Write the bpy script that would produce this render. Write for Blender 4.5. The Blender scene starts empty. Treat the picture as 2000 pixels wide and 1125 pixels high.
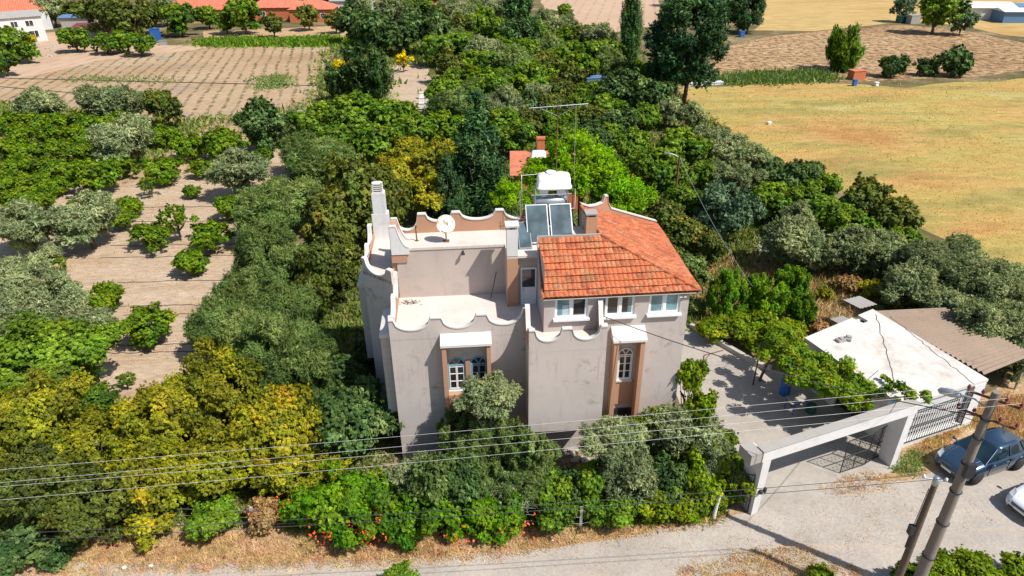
import bpy, bmesh, math, random
import numpy as np
from mathutils import Vector, Matrix
R = math.radians
sc = bpy.context.scene

# ---------------------------------------------------------------- camera
FPX = 1333.0; TH = R(28.7); CH = 24.0; ROLL = math.atan(.0082)
cam = bpy.data.cameras.new('camera'); co = bpy.data.objects.new('camera', cam); sc.collection.objects.link(co)
cam.sensor_width = 36.0; cam.lens = FPX/2000*36.0; cam.clip_start = .5; cam.clip_end = 3000
co.matrix_world = Matrix.Translation((0, 0, CH)) @ Matrix.Rotation(R(90)-TH, 4, 'X') @ Matrix.Rotation(-ROLL, 4, 'Z')
sc.camera = co
# ---------------------------------------------------------------- light
w = bpy.data.worlds.new("World"); sc.world = w; w.use_nodes = True
SUNV = Vector((.839*math.cos(R(53)), -.544*math.cos(R(53)), math.sin(R(53))))
sky = w.node_tree.nodes.new('ShaderNodeTexSky'); sky.sky_type = 'NISHITA'; sky.sun_disc = False
sky.sun_elevation = R(53); sky.sun_rotation = math.atan2(.839, -.544)
bg = w.node_tree.nodes['Background']; w.node_tree.links.new(sky.outputs[0], bg.inputs[0]); bg.inputs[1].default_value = .10
sun = bpy.data.lights.new('sun', 'SUN'); sun.energy = 5.0; sun.angle = R(.5); sun.color = (1, .955, .89)
so = bpy.data.objects.new('sun', sun); sc.collection.objects.link(so); so.rotation_euler = SUNV.to_track_quat('Z', 'Y').to_euler()
sc.view_settings.view_transform = 'Standard'; sc.view_settings.look = 'None'
sc.view_settings.exposure = 0.28; sc.view_settings.gamma = 1
sc.cycles.max_bounces = 6; sc.cycles.diffuse_bounces = 3; sc.cycles.transparent_max_bounces = 4

# ---------------------------------------------------------------- survey: where a sight line from the drone meets a height
def ray(px, py):
    x = (px-1000)/FPX; y = -(py-562.5)/FPX
    c, s = math.cos(ROLL), math.sin(ROLL); x, y = c*x+s*y, -s*x+c*y
    return Vector((x, math.cos(TH)+y*math.sin(TH), -math.sin(TH)+y*math.cos(TH)))
def G(px, py, z=0.0):
    r = ray(px, py); t = (z-CH)/r.z; return Vector((r.x*t, r.y*t, z))
def depth(p): return p.y*math.cos(TH)+(CH-p.z)*math.sin(TH)

# ---------------------------------------------------------------- materials
def newmat(name):
    m = bpy.data.materials.new(name); m.use_nodes = True
    return m, m.node_tree.nodes, m.node_tree.links, m.node_tree.nodes['Principled BSDF']
def ramp(N, stops):
    r = N.new('ShaderNodeValToRGB'); e = r.color_ramp.elements
    while len(e) < len(stops): e.new(.5)
    for k, (p, c) in enumerate(stops): e[k].position = p; e[k].color = (*c, 1)
    return r
def noise(N, L, vec, scale, detail=4, rough=.55):
    n = N.new('ShaderNodeTexNoise'); n.inputs['Scale'].default_value = scale; n.inputs['Detail'].default_value = detail
    n.inputs['Roughness'].default_value = rough
    if vec: L.new(vec, n.inputs['Vector'])
    return n
def mixc(N, L, fac, a, b, mode='MIX'):
    m = N.new('ShaderNodeMix'); m.data_type = 'RGBA'; m.blend_type = mode
    for s, v in ((0, fac), (6, a), (7, b)):
        if hasattr(v, 'links'): L.new(v, m.inputs[s])
        elif s == 0: m.inputs[0].default_value = v
        else: m.inputs[s].default_value = (*v, 1)
    return m.outputs[2]
def coords(N, L, scale=(1,1,1), rot=(0,0,0)):
    tc = N.new('ShaderNodeTexCoord'); mp = N.new('ShaderNodeMapping'); mp.inputs['Scale'].default_value = scale
    mp.inputs['Rotation'].default_value = rot
    L.new(tc.outputs['Object'], mp.inputs['Vector']); return mp.outputs[0]
def bump(N, L, h, P, strength, dist):
    b = N.new('ShaderNodeBump'); b.inputs['Strength'].default_value = strength; b.inputs['Distance'].default_value = dist
    L.new(h, b.inputs['Height']); L.new(b.outputs[0], P.inputs['Normal'])
def mat_plain(name, col, rough=.6, metal=0.0, var=.12, scale=6, spec=.5):
    m, N, L, P = newmat(name); v = coords(N, L)
    n = noise(N, L, v, scale, 5)
    r = ramp(N, [(.3, tuple(c*(1-var) for c in col)), (.7, tuple(min(1, c*(1+var)) for c in col))]); L.new(n.outputs[0], r.inputs[0])
    L.new(r.outputs[0], P.inputs['Base Color']); P.inputs['Roughness'].default_value = rough; P.inputs['Metallic'].default_value = metal
    P.inputs['Specular IOR Level'].default_value = spec
    return m
def mat_ground(name, big, fine, bigscale, finescale, bstr=.4, bdist=.05, third=None, rows=None, stretch=(1,1,1)):
    """big: stops of the broad patches; fine: stops multiplied on top"""
    m, N, L, P = newmat(name); v = coords(N, L, stretch)
    n = noise(N, L, v, bigscale, 6, .62); r = ramp(N, big); L.new(n.outputs[0], r.inputs[0]); c = r.outputs[0]
    if third:
        n3 = noise(N, L, coords(N, L, third.get('stretch', (1,1,1)), (0, 0, third.get('rot', 0))), third['scale'], 4, .6); r3 = ramp(N, [(third['lo'], (0,0,0)), (third['hi'], (1,1,1))]); L.new(n3.outputs[0], r3.inputs[0])
        c = mixc(N, L, r3.outputs[0], c, third['col'])
    if rows:
        vv = coords(N, L, (1,1,1), (0, 0, rows['rot']))
        wv = N.new('ShaderNodeTexWave'); wv.bands_direction = 'X'; wv.inputs['Scale'].default_value = .314/rows['period']
        wv.inputs['Distortion'].default_value = rows.get('dist', .6); wv.inputs['Detail'].default_value = 2; wv.inputs['Detail Scale'].default_value = .6; L.new(vv, wv.inputs['Vector'])
        n4 = noise(N, L, vv, rows.get('dash', 1.2), 3); mu = N.new('ShaderNodeMath'); mu.operation = 'MULTIPLY'
        L.new(wv.outputs['Fac'], mu.inputs[0]); L.new(n4.outputs[0], mu.inputs[1])
        r4 = ramp(N, [(rows['lo'], (0,0,0)), (rows['hi'], (1,1,1))]); L.new(mu.outputs[0], r4.inputs[0])
        c = mixc(N, L, r4.outputs[0], c, rows['col'])
    n2 = noise(N, L, v, finescale, 8, .75); r2 = ramp(N, fine); L.new(n2.outputs[0], r2.inputs[0])
    c = mixc(N, L, 1.0, c, r2.outputs[0], 'MULTIPLY')
    L.new(c, P.inputs['Base Color']); P.inputs['Roughness'].default_value = .95; P.inputs['Specular IOR Level'].default_value = .15
    bump(N, L, n2.outputs[0], P, bstr, bdist)
    return m
def mat_stucco(name, base, stain, amt=.5):
    m, N, L, P = newmat(name); v = coords(N, L)
    n = noise(N, L, v, .55, 6, .62); r = ramp(N, [(.3, tuple(c*.9 for c in base)), (.55, base), (.8, tuple(c*1.06 for c in base))]); L.new(n.outputs[0], r.inputs[0])
    v2 = coords(N, L, (.9, .9, 1.3)); n2 = noise(N, L, v2, 1.5, 8, .72); r2 = ramp(N, [(.54, (0,0,0)), (.66, (amt,)*3)]); L.new(n2.outputs[0], r2.inputs[0])
    nm = noise(N, L, coords(N, L, (1,1,1.4)), .42, 2); rm = ramp(N, [(.46, (0,0,0)), (.56, (1,1,1))]); L.new(nm.outputs[0], rm.inputs[0]); mm = mixc(N, L, 1.0, r2.outputs[0], rm.outputs[0], 'MULTIPLY')
    v3 = coords(N, L, (1, 1, .16)); n3 = noise(N, L, v3, 3.2, 6, .7); r3 = ramp(N, [(.54, (0,0,0)), (.74, (amt*.55,)*3)]); L.new(n3.outputs[0], r3.inputs[0])
    c = mixc(N, L, mm, r.outputs[0], stain); c = mixc(N, L, r3.outputs[0], c, tuple(s*.8 for s in stain))
    L.new(c, P.inputs['Base Color']); P.inputs['Roughness'].default_value = .9; P.inputs['Specular IOR Level'].default_value = .2
    nb = noise(N, L, v, 18, 4); bump(N, L, nb.outputs[0], P, .25, .02)
    return m
def mat_leaf(name, dark, mid, light, fleck=None, trans=.25, rough=.55, spec=.3):
    m, N, L, P = newmat(name)
    at = N.new('ShaderNodeAttribute'); at.attribute_name = 'tint'
    oi = N.new('ShaderNodeObjectInfo')
    v = coords(N, L); n = noise(N, L, v, 1.7, 2)
    ad = N.new('ShaderNodeMath'); ad.operation = 'MULTIPLY_ADD'; L.new(n.outputs[0], ad.inputs[0]); ad.inputs[1].default_value = .5
    s = N.new('ShaderNodeMath'); s.operation = 'MULTIPLY_ADD'; L.new(oi.outputs['Random'], s.inputs[0]); s.inputs[1].default_value = .22; s.inputs[2].default_value = -.34
    L.new(s.outputs[0], ad.inputs[2])
    a2 = N.new('ShaderNodeMath'); a2.operation = 'ADD'; L.new(at.outputs['Fac'], a2.inputs[0]); L.new(ad.outputs[0], a2.inputs[1])
    st = [(.1, dark), (.5, mid), (.85, light)]
    if fleck: st.append((.97, fleck))
    r = ramp(N, st); L.new(a2.outputs[0], r.inputs[0])
    nh = noise(N, L, v, .9, 3); hm = N.new('ShaderNodeMapRange'); hm.inputs[1].default_value = .3; hm.inputs[2].default_value = .7; hm.inputs[3].default_value = .475; hm.inputs[4].default_value = .53; L.new(nh.outputs[0], hm.inputs[0])
    hs = N.new('ShaderNodeHueSaturation')
    nv_ = noise(N, L, v, 2.3, 3); vm = N.new('ShaderNodeMapRange'); vm.inputs[1].default_value = .3; vm.inputs[2].default_value = .7; vm.inputs[3].default_value = .9; vm.inputs[4].default_value = 1.55; hs.inputs['Saturation'].default_value = 1.07; L.new(nv_.outputs[0], vm.inputs[0])
    L.new(hm.outputs[0], hs.inputs['Hue']); L.new(vm.outputs[0], hs.inputs['Value']); L.new(r.outputs[0], hs.inputs['Color']); r = hs
    L.new(r.outputs[0], P.inputs['Base Color']); P.inputs['Roughness'].default_value = rough; P.inputs['Specular IOR Level'].default_value = spec
    t = N.new('ShaderNodeBsdfTranslucent'); c2 = mixc(N, L, 1.0, r.outputs[0], (1.25, 1.15, .45), 'MULTIPLY'); L.new(c2, t.inputs[0])
    mx = N.new('ShaderNodeMixShader'); mx.inputs[0].default_value = trans; L.new(P.outputs[0], mx.inputs[1]); L.new(t.outputs[0], mx.inputs[2])
    L.new(mx.outputs[0], N['Material Output'].inputs[0])
    return m

M = {}
M['stucco'] = mat_stucco('pink_grey_stucco', (.51, .452, .42), (.25, .235, .185), .85)
M['stucco_in'] = mat_stucco('pink_stucco', (.50, .42, .37), (.34, .31, .27), .5)
M['brown'] = mat_stucco('brown_stucco', (.46, .26, .165), (.40, .30, .24), .35)
M['coping'] = mat_stucco('white_coping', (.64, .61, .57), (.42, .38, .33), .4)
M['roofwhite'] = mat_stucco('limewashed_screed', (.62, .555, .50), (.50, .36, .26), .5)
M['whitewash'] = mat_stucco('whitewash', (.66, .65, .64), (.44, .41, .37), .5)
M['concrete'] = mat_stucco('grey_concrete', (.36, .34, .31), (.22, .21, .19), .5)
M['polecon'] = mat_stucco('pole_concrete', (.235, .20, .17), (.15, .13, .11), .6)
M['metalgrey'] = mat_plain('galvanised_steel', (.42, .45, .47), .4, .6)
M['whitepaint'] = mat_plain('white_plastic', (.82, .83, .84), .4, 0, .04)
M['irondark'] = mat_plain('dark_iron', (.035, .035, .04), .55, .3)
M['rust'] = mat_plain('rusty_steel', (.16, .075, .045), .8, .2, .3)
M['woodpole'] = mat_plain('weathered_wood', (.12, .085, .065), .85, 0, .3, 9)
M['bark'] = mat_plain('bark', (.115, .085, .06), .95, 0, .35, 9)
M['wire'] = mat_plain('aluminium_wire', (.62, .60, .60), .5, .2)
M['wiredark'] = mat_plain('black_cable', (.05, .05, .055), .6)
M['teal'] = mat_plain('teal_paint', (.02, .23, .27), .45)
M['bluepl'] = mat_plain('blue_plastic', (.02, .12, .42), .45)
M['greenpl'] = mat_plain('green_plastic', (.01, .10, .07), .5)
M['orangebrick'] = mat_plain('orange_block', (.50, .15, .06), .85, 0, .25)
M['rubber'] = mat_plain('tyre_rubber', (.02, .02, .021), .8)
M['blueframe'] = mat_plain('pale_blue_paint', (.20, .36, .46), .5)
M['stone'] = mat_stucco('rubble_stone', (.45, .42, .38), (.28, .24, .2), .5)
M['tarblue'] = mat_plain('faded_blue_sheet', (.10, .20, .36), .6)
M['maroon'] = mat_plain('maroon_sheet', (.20, .035, .05), .6)
def mat_glass(name, col, rough=.06):
    m, N, L, P = newmat(name); v = coords(N, L); n = noise(N, L, v, 1.3, 2)
    r = ramp(N, [(.35, tuple(c*.6 for c in col)), (.7, tuple(c*1.3 for c in col))]); L.new(n.outputs[0], r.inputs[0]); L.new(r.outputs[0], P.inputs['Base Color'])
    P.inputs['Roughness'].default_value = rough; P.inputs['Specular IOR Level'].default_value = .8; return m
M['glassdark'] = mat_glass('dark_window_glass', (.035, .035, .04))
M['glassteal'] = mat_glass('curtained_teal_glass', (.16, .30, .33), .12)
M['glasspanel'] = mat_glass('solar_glass', (.085, .125, .14), .16)
M['carglass'] = mat_glass('car_glass', (.012, .03, .04), .03)
M['curtain'] = mat_plain('white_net_curtain', (.45, .55, .56), .9)
def mat_car(name, col, metal):
    m, N, L, P = newmat(name); P.inputs['Base Color'].default_value = (*col, 1); P.inputs['Metallic'].default_value = metal
    n = noise(N, L, coords(N, L), 3, 3); r = ramp(N, [(.3, (.2,)*3), (.8, (.34,)*3)]); L.new(n.outputs[0], r.inputs[0]); L.new(r.outputs[0], P.inputs['Roughness'])
    P.inputs['Coat Weight'].default_value = .8; P.inputs['Coat Roughness'].default_value = .05; return m
M['carblue'] = mat_car('blue_grey_car_paint', (.035, .07, .125), .5)
M['carwhite'] = mat_car('white_car_paint', (.8, .81, .83), 0)
M['chrome'] = mat_plain('chrome', (.6, .6, .62), .2, .9, .03)
M['headlamp'] = mat_glass('lamp_glass', (.35, .38, .42), .05)
M['redlamp'] = mat_glass('red_lamp', (.3, .01, .01), .1)
def mat_tile(name, axis):
    m, N, L, P = newmat(name); v = coords(N, L)
    n = noise(N, L, v, 1.1, 6, .7); sx = N.new('ShaderNodeVectorMath'); sx.operation = 'MULTIPLY'; sx.inputs[1].default_value = (1/.215, 0, 1/.1844) if axis == 'front' else (0, 1/.215, 1/.124)
    L.new(v, sx.inputs[0]); fl_ = N.new('ShaderNodeVectorMath'); fl_.operation = 'FLOOR'; L.new(sx.outputs[0], fl_.inputs[0]); n1 = N.new('ShaderNodeTexWhiteNoise'); L.new(fl_.outputs[0], n1.inputs['Vector'])
    r = ramp(N, [(.25, (.36, .11, .055)), (.2, (.46, .13, .06)), (.75, (.53, .16, .07)), (.98, (.51, .22, .115))]); L.new(n1.outputs[0], r.inputs[0])
    r2 = ramp(N, [(.50, (0,0,0)), (.66, (.75,)*3)]); L.new(n.outputs[0], r2.inputs[0])
    c = mixc(N, L, r2.outputs[0], r.outputs[0], (.24, .17, .09) if axis == 'front' else (.48, .185, .105))
    n7 = noise(N, L, v, 9, 6, .75); r7 = ramp(N, [(.35, (.55,.55,.5)), (.55, (1.05,1.03,1.0))]); L.new(n7.outputs[0], r7.inputs[0]); c = mixc(N, L, 1.0, c, r7.outputs[0], 'MULTIPLY')
    L.new(c, P.inputs['Base Color']); P.inputs['Roughness'].default_value = .85; P.inputs['Specular IOR Level'].default_value = .25
    return m
M['tile'] = mat_tile('orange_roof_tile', 'front'); M['tile2'] = mat_tile('pinker_roof_tile', 'side')
M['farroof'] = mat_plain('faded_red_roof', (.50, .16, .09), .9, 0, .22, 2)
M['asbestos'] = mat_stucco('corrugated_cement', (.29, .22, .165), (.17, .135, .11), .9)

# leaf kinds: dark, mid, light, fleck
LEAF = {
 'olive': ((.080,.108,.052), (.195,.235,.115), (.345,.385,.215), None, .15),
 'feather_': ((0.054,0.101,0.030), (0.135,0.230,0.068), (0.257,0.365,0.121), None, .2),
 'citrus': ((.045,.085,.010), (.125,.205,.016), (.245,.315,.035), None, .25),
 'broad': ((0.041,0.081,0.014), (0.115,0.196,0.022), (0.230,0.338,0.047), None, .25),
 'dark': ((0.020,0.047,0.014), (0.061,0.111,0.030), (0.162,0.230,0.081), None, .15),
 'yellow_': ((0.095,0.115,0.011), (0.297,0.311,0.019), (0.540,0.486,0.034), (0.608,0.378,0.041), .25),
 'rusty': ((.045,.06,.014), (.10,.13,.024), (.20,.22,.045), (.32,.19,.05), .2),
 'conifer': ((0.014,0.043,0.016), (0.041,0.092,0.032), (0.101,0.176,0.054), None, .08),
 'pine': ((0.054,0.115,0.011), (0.176,0.311,0.019), (0.324,0.486,0.034), None, .15),
 'feather': ((.050,.085,.022), (.125,.185,.055), (.25,.31,.11), None, .2),
 'yellow': ((.07,.09,.013), (.21,.22,.024), (.39,.365,.04), (.48,.32,.05), .22),
 'cypress': ((0.016,0.043,0.014), (0.043,0.095,0.027), (0.095,0.169,0.041), None, .08),
 'thuja': ((0.034,0.081,0.008), (0.101,0.203,0.016), (0.203,0.338,0.027), None, .12),
 'creeper': ((.04,.09,.010), (.10,.205,.016), (.21,.33,.03), None, .25),
 'dry': ((0.135,0.095,0.041), (0.324,0.203,0.095), (0.540,0.351,0.176), None, .15),
 'gold': ((0.203,0.176,0.014), (0.513,0.419,0.027), (0.810,0.621,0.041), None, .25),
 'bluish': ((.04,.075,.04), (.10,.165,.095), (.19,.27,.16), None, .15),
 'vine': ((.05,.09,.008), (.145,.215,.016), (.30,.355,.035), (.45,.30,.05), .25),
}
for k, v in LEAF.items(): M['leaf_'+k] = mat_leaf('leaf_'+k, *[tuple(min(.85, q*1.22) for q in c) if c else c for c in v[:4]], trans=v[4]+.18)
M['flower'] = mat_plain('orange_flowers', (.72, .10, .015), .6, 0, .3)

# ---------------------------------------------------------------- mesh helpers
def link(o): sc.collection.objects.link(o); return o
def tag(o, label=None, cat=None, group=None, kind=None):
    if label: o['label'] = label
    if cat: o['category'] = cat
    if group: o['group'] = group
    if kind: o['kind'] = kind
    return o
def empty(name, loc=(0,0,0), rz=0):
    o = link(bpy.data.objects.new(name, None)); o.location = loc; o.rotation_euler = (0, 0, rz); o.empty_display_size = .3; return o
class MB:
    def __init__(s): s.v = []; s.f = []; s.smooth = []
    def add(s, vs, fs, smooth=False):
        n = len(s.v); s.v += [tuple(v) for v in vs]; s.f += [tuple(i+n for i in f) for f in fs]; s.smooth += [smooth]*len(fs); return s
    def box(s, x0, x1, y0, y1, z0, z1, T=None):
        vs = [Vector(p) for p in ((x0,y0,z0),(x1,y0,z0),(x1,y1,z0),(x0,y1,z0),(x0,y0,z1),(x1,y0,z1),(x1,y1,z1),(x0,y1,z1))]
        if T: vs = [T @ v for v in vs]
        return s.add(vs, [(0,3,2,1),(4,5,6,7),(0,1,5,4),(1,2,6,5),(2,3,7,6),(3,0,4,7)])
    def prism(s, pts, z0, z1):
        n = len(pts); z1 = z1 if hasattr(z1, '__len__') else [z1]*n; z0 = z0 if hasattr(z0, '__len__') else [z0]*n
        vs = [(p[0], p[1], z0[i]) for i, p in enumerate(pts)] + [(p[0], p[1], z1[i]) for i, p in enumerate(pts)]
        return s.add(vs, [tuple(range(n))[::-1], tuple(range(n, 2*n))] + [(i, (i+1) % n, (i+1) % n+n, i+n) for i in range(n)])
    def tube(s, pts, rs, n=8, cap=True):
        pts = [Vector(p) for p in pts]; rs = rs if hasattr(rs, '__len__') else [rs]*len(pts); rings = []
        for i, p in enumerate(pts):
            d = (pts[min(i+1, len(pts)-1)] - pts[max(i-1, 0)]).normalized()
            a = d.cross(Vector((0,0,1))); a = Vector((1,0,0)) if a.length < 1e-3 else a.normalized(); b = d.cross(a)
            rings.append([p + (a*math.cos(2*math.pi*k/n) + b*math.sin(2*math.pi*k/n))*rs[i] for k in range(n)])
        vs = [q for r in rings for q in r]
        fs = [(i*n+k, i*n+(k+1) % n, (i+1)*n+(k+1) % n, (i+1)*n+k) for i in range(len(pts)-1) for k in range(n)]
        s.add(vs, fs, True)
        if cap: s.add(rings[0], [tuple(range(n))[::-1]]); s.add(rings[-1], [tuple(range(n))])
        return s
    def lathe(s, prof, c=(0,0,0), n=20, T=None):
        vs = [Vector((c[0]+r*math.cos(2*math.pi*k/n), c[1]+r*math.sin(2*math.pi*k/n), c[2]+z)) for r, z in prof for k in range(n)]
        if T: vs = [T @ v for v in vs]
        return s.add(vs, [(i*n+k, i*n+(k+1) % n, (i+1)*n+(k+1) % n, (i+1)*n+k) for i in range(len(prof)-1) for k in range(n)], True)
    def build(s, name, mat, parent=None, bevel=0):
        me = bpy.data.meshes.new(name); me.from_pydata(s.v, [], s.f); me.materials.append(mat)
        me.polygons.foreach_set('use_smooth', s.smooth)
        bm = bmesh.new(); bm.from_mesh(me)
        bmesh.ops.recalc_face_normals(bm, faces=bm.faces)
        if bevel: bmesh.ops.bevel(bm, geom=[e for e in bm.edges if len(e.link_faces) == 2 and e.calc_face_angle(0) > .6], offset=bevel, segments=2, affect='EDGES')
        bm.to_mesh(me); bm.free(); me.update()
        o = link(bpy.data.objects.new(name, me)); o.parent = parent; return o
def struct(o): o['kind'] = 'structure'; return o
KIDS = {}
def copy_tree(o, parent=None):
    c = o.copy(); sc.collection.objects.link(c); c.parent = parent
    for ch in [x for x in bpy.data.objects if x.parent == o]: copy_tree(ch, c)
    return c
# ---------------------------------------------------------------- the ground and its patches
def sheet(name, pts, z, mat, wob=0.0, seed=1, step=None):
    rnd = random.Random(seed); out = []
    for i, p in enumerate(pts):
        a = Vector((p[0], p[1])); b = Vector(pts[(i+1) % len(pts)][:2]); n = max(1, int((b-a).length/(step or 1e9)))
        for k in range(n):
            q = a.lerp(b, k/n); out.append((q.x+rnd.uniform(-wob, wob), q.y+rnd.uniform(-wob, wob)))
    bm = bmesh.new(); vs = [bm.verts.new((x, y, z)) for x, y in out]; f = bm.faces.new(vs)
    if f.normal.z < 0: f.normal_flip()
    bmesh.ops.triangulate(bm, faces=bm.faces[:])
    me = bpy.data.meshes.new(name); bm.to_mesh(me); bm.free(); me.materials.append(mat)
    return struct(link(bpy.data.objects.new(name, me)))
def sheetpx(name, pix, z, mat, **k): return sheet(name, [G(*p) for p in pix], z, mat, **k)

gm = mat_ground('grove_earth', [(.3, (.07,.075,.022)), (.5, (.16,.13,.06)), (.7, (.36,.27,.15))], [(.3, (.5,)*3), (.7, (1.25,)*3)], .12, 1.6)
sheet('ground', [(-700,-60), (700,-60), (700,1100), (-700,1100)], 0, gm)
m_orch = mat_ground('pale_orchard_soil', [(.3, (.38,.265,.165)), (.5, (.45,.34,.24)), (.72, (.49,.385,.28))], [(.34, (.70,)*3), (.64, (1.16,)*3)], .35, 2.4, .6, .08, stretch=(.5,1.5,1),
    third=dict(scale=.45, lo=.62, hi=.78, col=(.25,.21,.09), stretch=(.5,1.6,1)))
sheetpx('orchard_ground', [(430,235),(560,225),(575,330),(520,440),(470,560),(440,640),(380,780),(300,860),(200,830),(170,700),(-60,660),(-60,380),(100,330),(300,250)], .006, m_orch, wob=.3, step=2)
m_field = mat_ground('dry_field_soil', [(.3, (.33,.215,.12)), (.5, (.41,.285,.17)), (.7, (.45,.34,.22))], [(.32, (.72,)*3), (.68, (1.14,)*3)], .06, 1.0, .4, .06,
    rows=dict(rot=R(-13), period=1.9, lo=.36, hi=.58, col=(.16,.125,.06), dash=.7, dist=2.6), third=dict(scale=.11, lo=.60, hi=.68, col=(.30,.26,.22), stretch=(.45,1.6,1), rot=R(3)))
sheetpx('ploughed_strip_field', [(-40,420),(-40,130),(60,112),(110,98),(330,88),(652,92),(640,160),(622,225),(560,262),(430,330),(100,380)], .010, m_field, wob=.5, step=6)
m_mead = mat_ground('dry_meadow_grass', [(.34, (.40,.215,.075)), (.44, (.46,.30,.105)), (.52, (.40,.30,.09)), (.60, (.42,.345,.12)), (.70, (.48,.41,.24))], [(.30, (.70,)*3), (.66, (1.15,)*3)], .065, .8, .6, .12, stretch=(.6,1.4,1),
    third=dict(scale=.13, lo=.50, hi=.66, col=(.27,.235,.075), stretch=(.5,1.6,1)))
sheetpx('meadow', [(1330,172),(1600,160),(1760,170),(2050,150),(2100,640),(1960,560),(1840,470),(1700,400),(1560,330),(1440,270),(1350,215)], .014, m_mead, wob=.8, step=5)
m_plough = mat_ground('ploughed_clods', [(.3, (.36,.215,.11)), (.55, (.46,.30,.16)), (.75, (.53,.37,.21))], [(.43, (.36,)*3), (.55, (1.15,)*3)], .05, .8, 1.0, .5)
sheetpx('ploughed_field', [(1375,158),(1395,118),(1430,88),(1500,70),(1600,62),(1760,48),(1880,60),(1960,75),(2060,95),(2060,132),(1900,150),(1700,158),(1500,160)], .018, m_plough, wob=.6, step=8)
m_far = mat_ground('straw_field', [(.3, (.42,.26,.09)), (.5, (.50,.34,.14)), (.7, (.40,.33,.12))], [(.3, (.65,)*3), (.7, (1.2,)*3)], .03, .35, .5, .3, stretch=(.5,1.6,1))
sheetpx('straw_field', [(1480,60),(1500,-40),(2100,-60),(2100,80),(1960,70),(1870,50),(1760,42),(1600,62)], .022, m_far, wob=1, step=12)
m_tan = mat_ground('bare_tan_field', [(.3, (.44,.30,.20)), (.7, (.52,.37,.26))], [(.3, (.85,)*3), (.7, (1.08,)*3)], .04, .5, .3, .1, rows=dict(rot=R(10), period=3, lo=.4, hi=.6, col=(.38,.26,.17), dash=.3))
sheetpx('bare_field', [(1050,-40),(1290,-40),(1290,48),(1200,62),(1110,55),(1060,20)], .014, m_tan, wob=.8, step=10)
m_scrub = mat_ground('dry_orange_grass', [(.3, (.35,.22,.11)), (.5, (.50,.33,.18)), (.7, (.57,.43,.28))], [(.3, (.5,)*3), (.7, (1.25,)*3)], .6, 5, .8, .1)
sheetpx('grove_clearing_ground', [(765,120),(835,130),(850,180),(840,225),(770,215),(756,170)], .02, m_orch, wob=.5, step=3)
sheetpx('dry_bank', [(400,62),(660,50),(700,78),(560,90),(390,84)], .02, m_scrub, wob=.8, step=5)
sheetpx('farmyard_ground', [(-60,80),(130,60),(330,88),(420,92),(200,118),(60,150),(-60,160)], .016, m_tan, wob=1, step=6)
# the lane, its verges and the paved yard
m_road = mat_ground('worn_lane_surface', [(.3, (.33,.29,.245)), (.5, (.40,.355,.31)), (.7, (.46,.41,.35))], [(.36, (.80,)*3), (.62, (1.06,)*3)], .35, 7, .4, .03,
    third=dict(scale=.5, lo=.56, hi=.74, col=(.50,.40,.30), stretch=(.22,2.2,1), rot=R(-12)))
sheet('verge_ground', [(-40,10),(40,10),(40,38),(26,30.5),(18.9,26.1),(11.2,23.6),(-3,22.6),(-14,22.4),(-40,23.5)], .008, m_scrub, wob=.15, step=1.5)
sheet('lane', [(-60,8),(60,8),(60,33),(40,31),(27,27.2),(22.5,26.0),(19.3,24.2),(16.4,24.35),(13.6,23.25),(11,22.35),(8.6,21.8),(4.5,20.9),(0,20.3),(-4.4,19.9),(-13,19.75),(-22,19.9),(-60,20.5)], .016, m_road, wob=.10, step=.8)
sheet('near_verge', [(-8,8),(11,8),(13.4,17.4),(12.2,18.4),(10.6,19.0),(9.3,19.1),(7.5,18.9),(5.5,18.6),(3,18.2),(0,17.6),(-8,17.0)], .022, m_scrub, wob=.15, step=.8)
m_con = mat_ground('yard_concrete', [(.3, (.33,.295,.255)), (.6, (.42,.375,.325))], [(.3, (.82,)*3), (.7, (1.08,)*3)], .4, 4, .25, .02, third=dict(scale=.7, lo=.58, hi=.8, col=(.27,.25,.22)))
sheet('yard', [(9.3,25.6),(10.9,22.2),(12.8,22.6),(16,23.9),(19.2,25.2),(19.8,28.5),(17.6,31.5),(16.2,33),(14.2,34.2),(11.6,38.6),(11.4,44.5),(9.4,44.5),(9.2,34)], .024, m_con, wob=.05, step=1)
sheet('garden_path', [(14.2,36.5),(15.2,37),(13.6,47),(12.6,46.8)], .012, m_con, wob=.1, step=1)
sheetpx('far_path', [(1492,425),(1530,428),(1512,520),(1470,520)], .012, m_con, wob=.15, step=1)
sheetpx('garden_earth', [(560,1000),(600,880),(780,860),(800,905),(1200,880),(1440,900),(1430,1010),(900,1035)], .012, mat_ground('garden_earth_soil', [(.3,(.16,.11,.06)),(.6,(.38,.29,.20))], [(.3,(.6,)*3),(.7,(1.2,)*3)], .8, 5), wob=.2, step=1)

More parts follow.
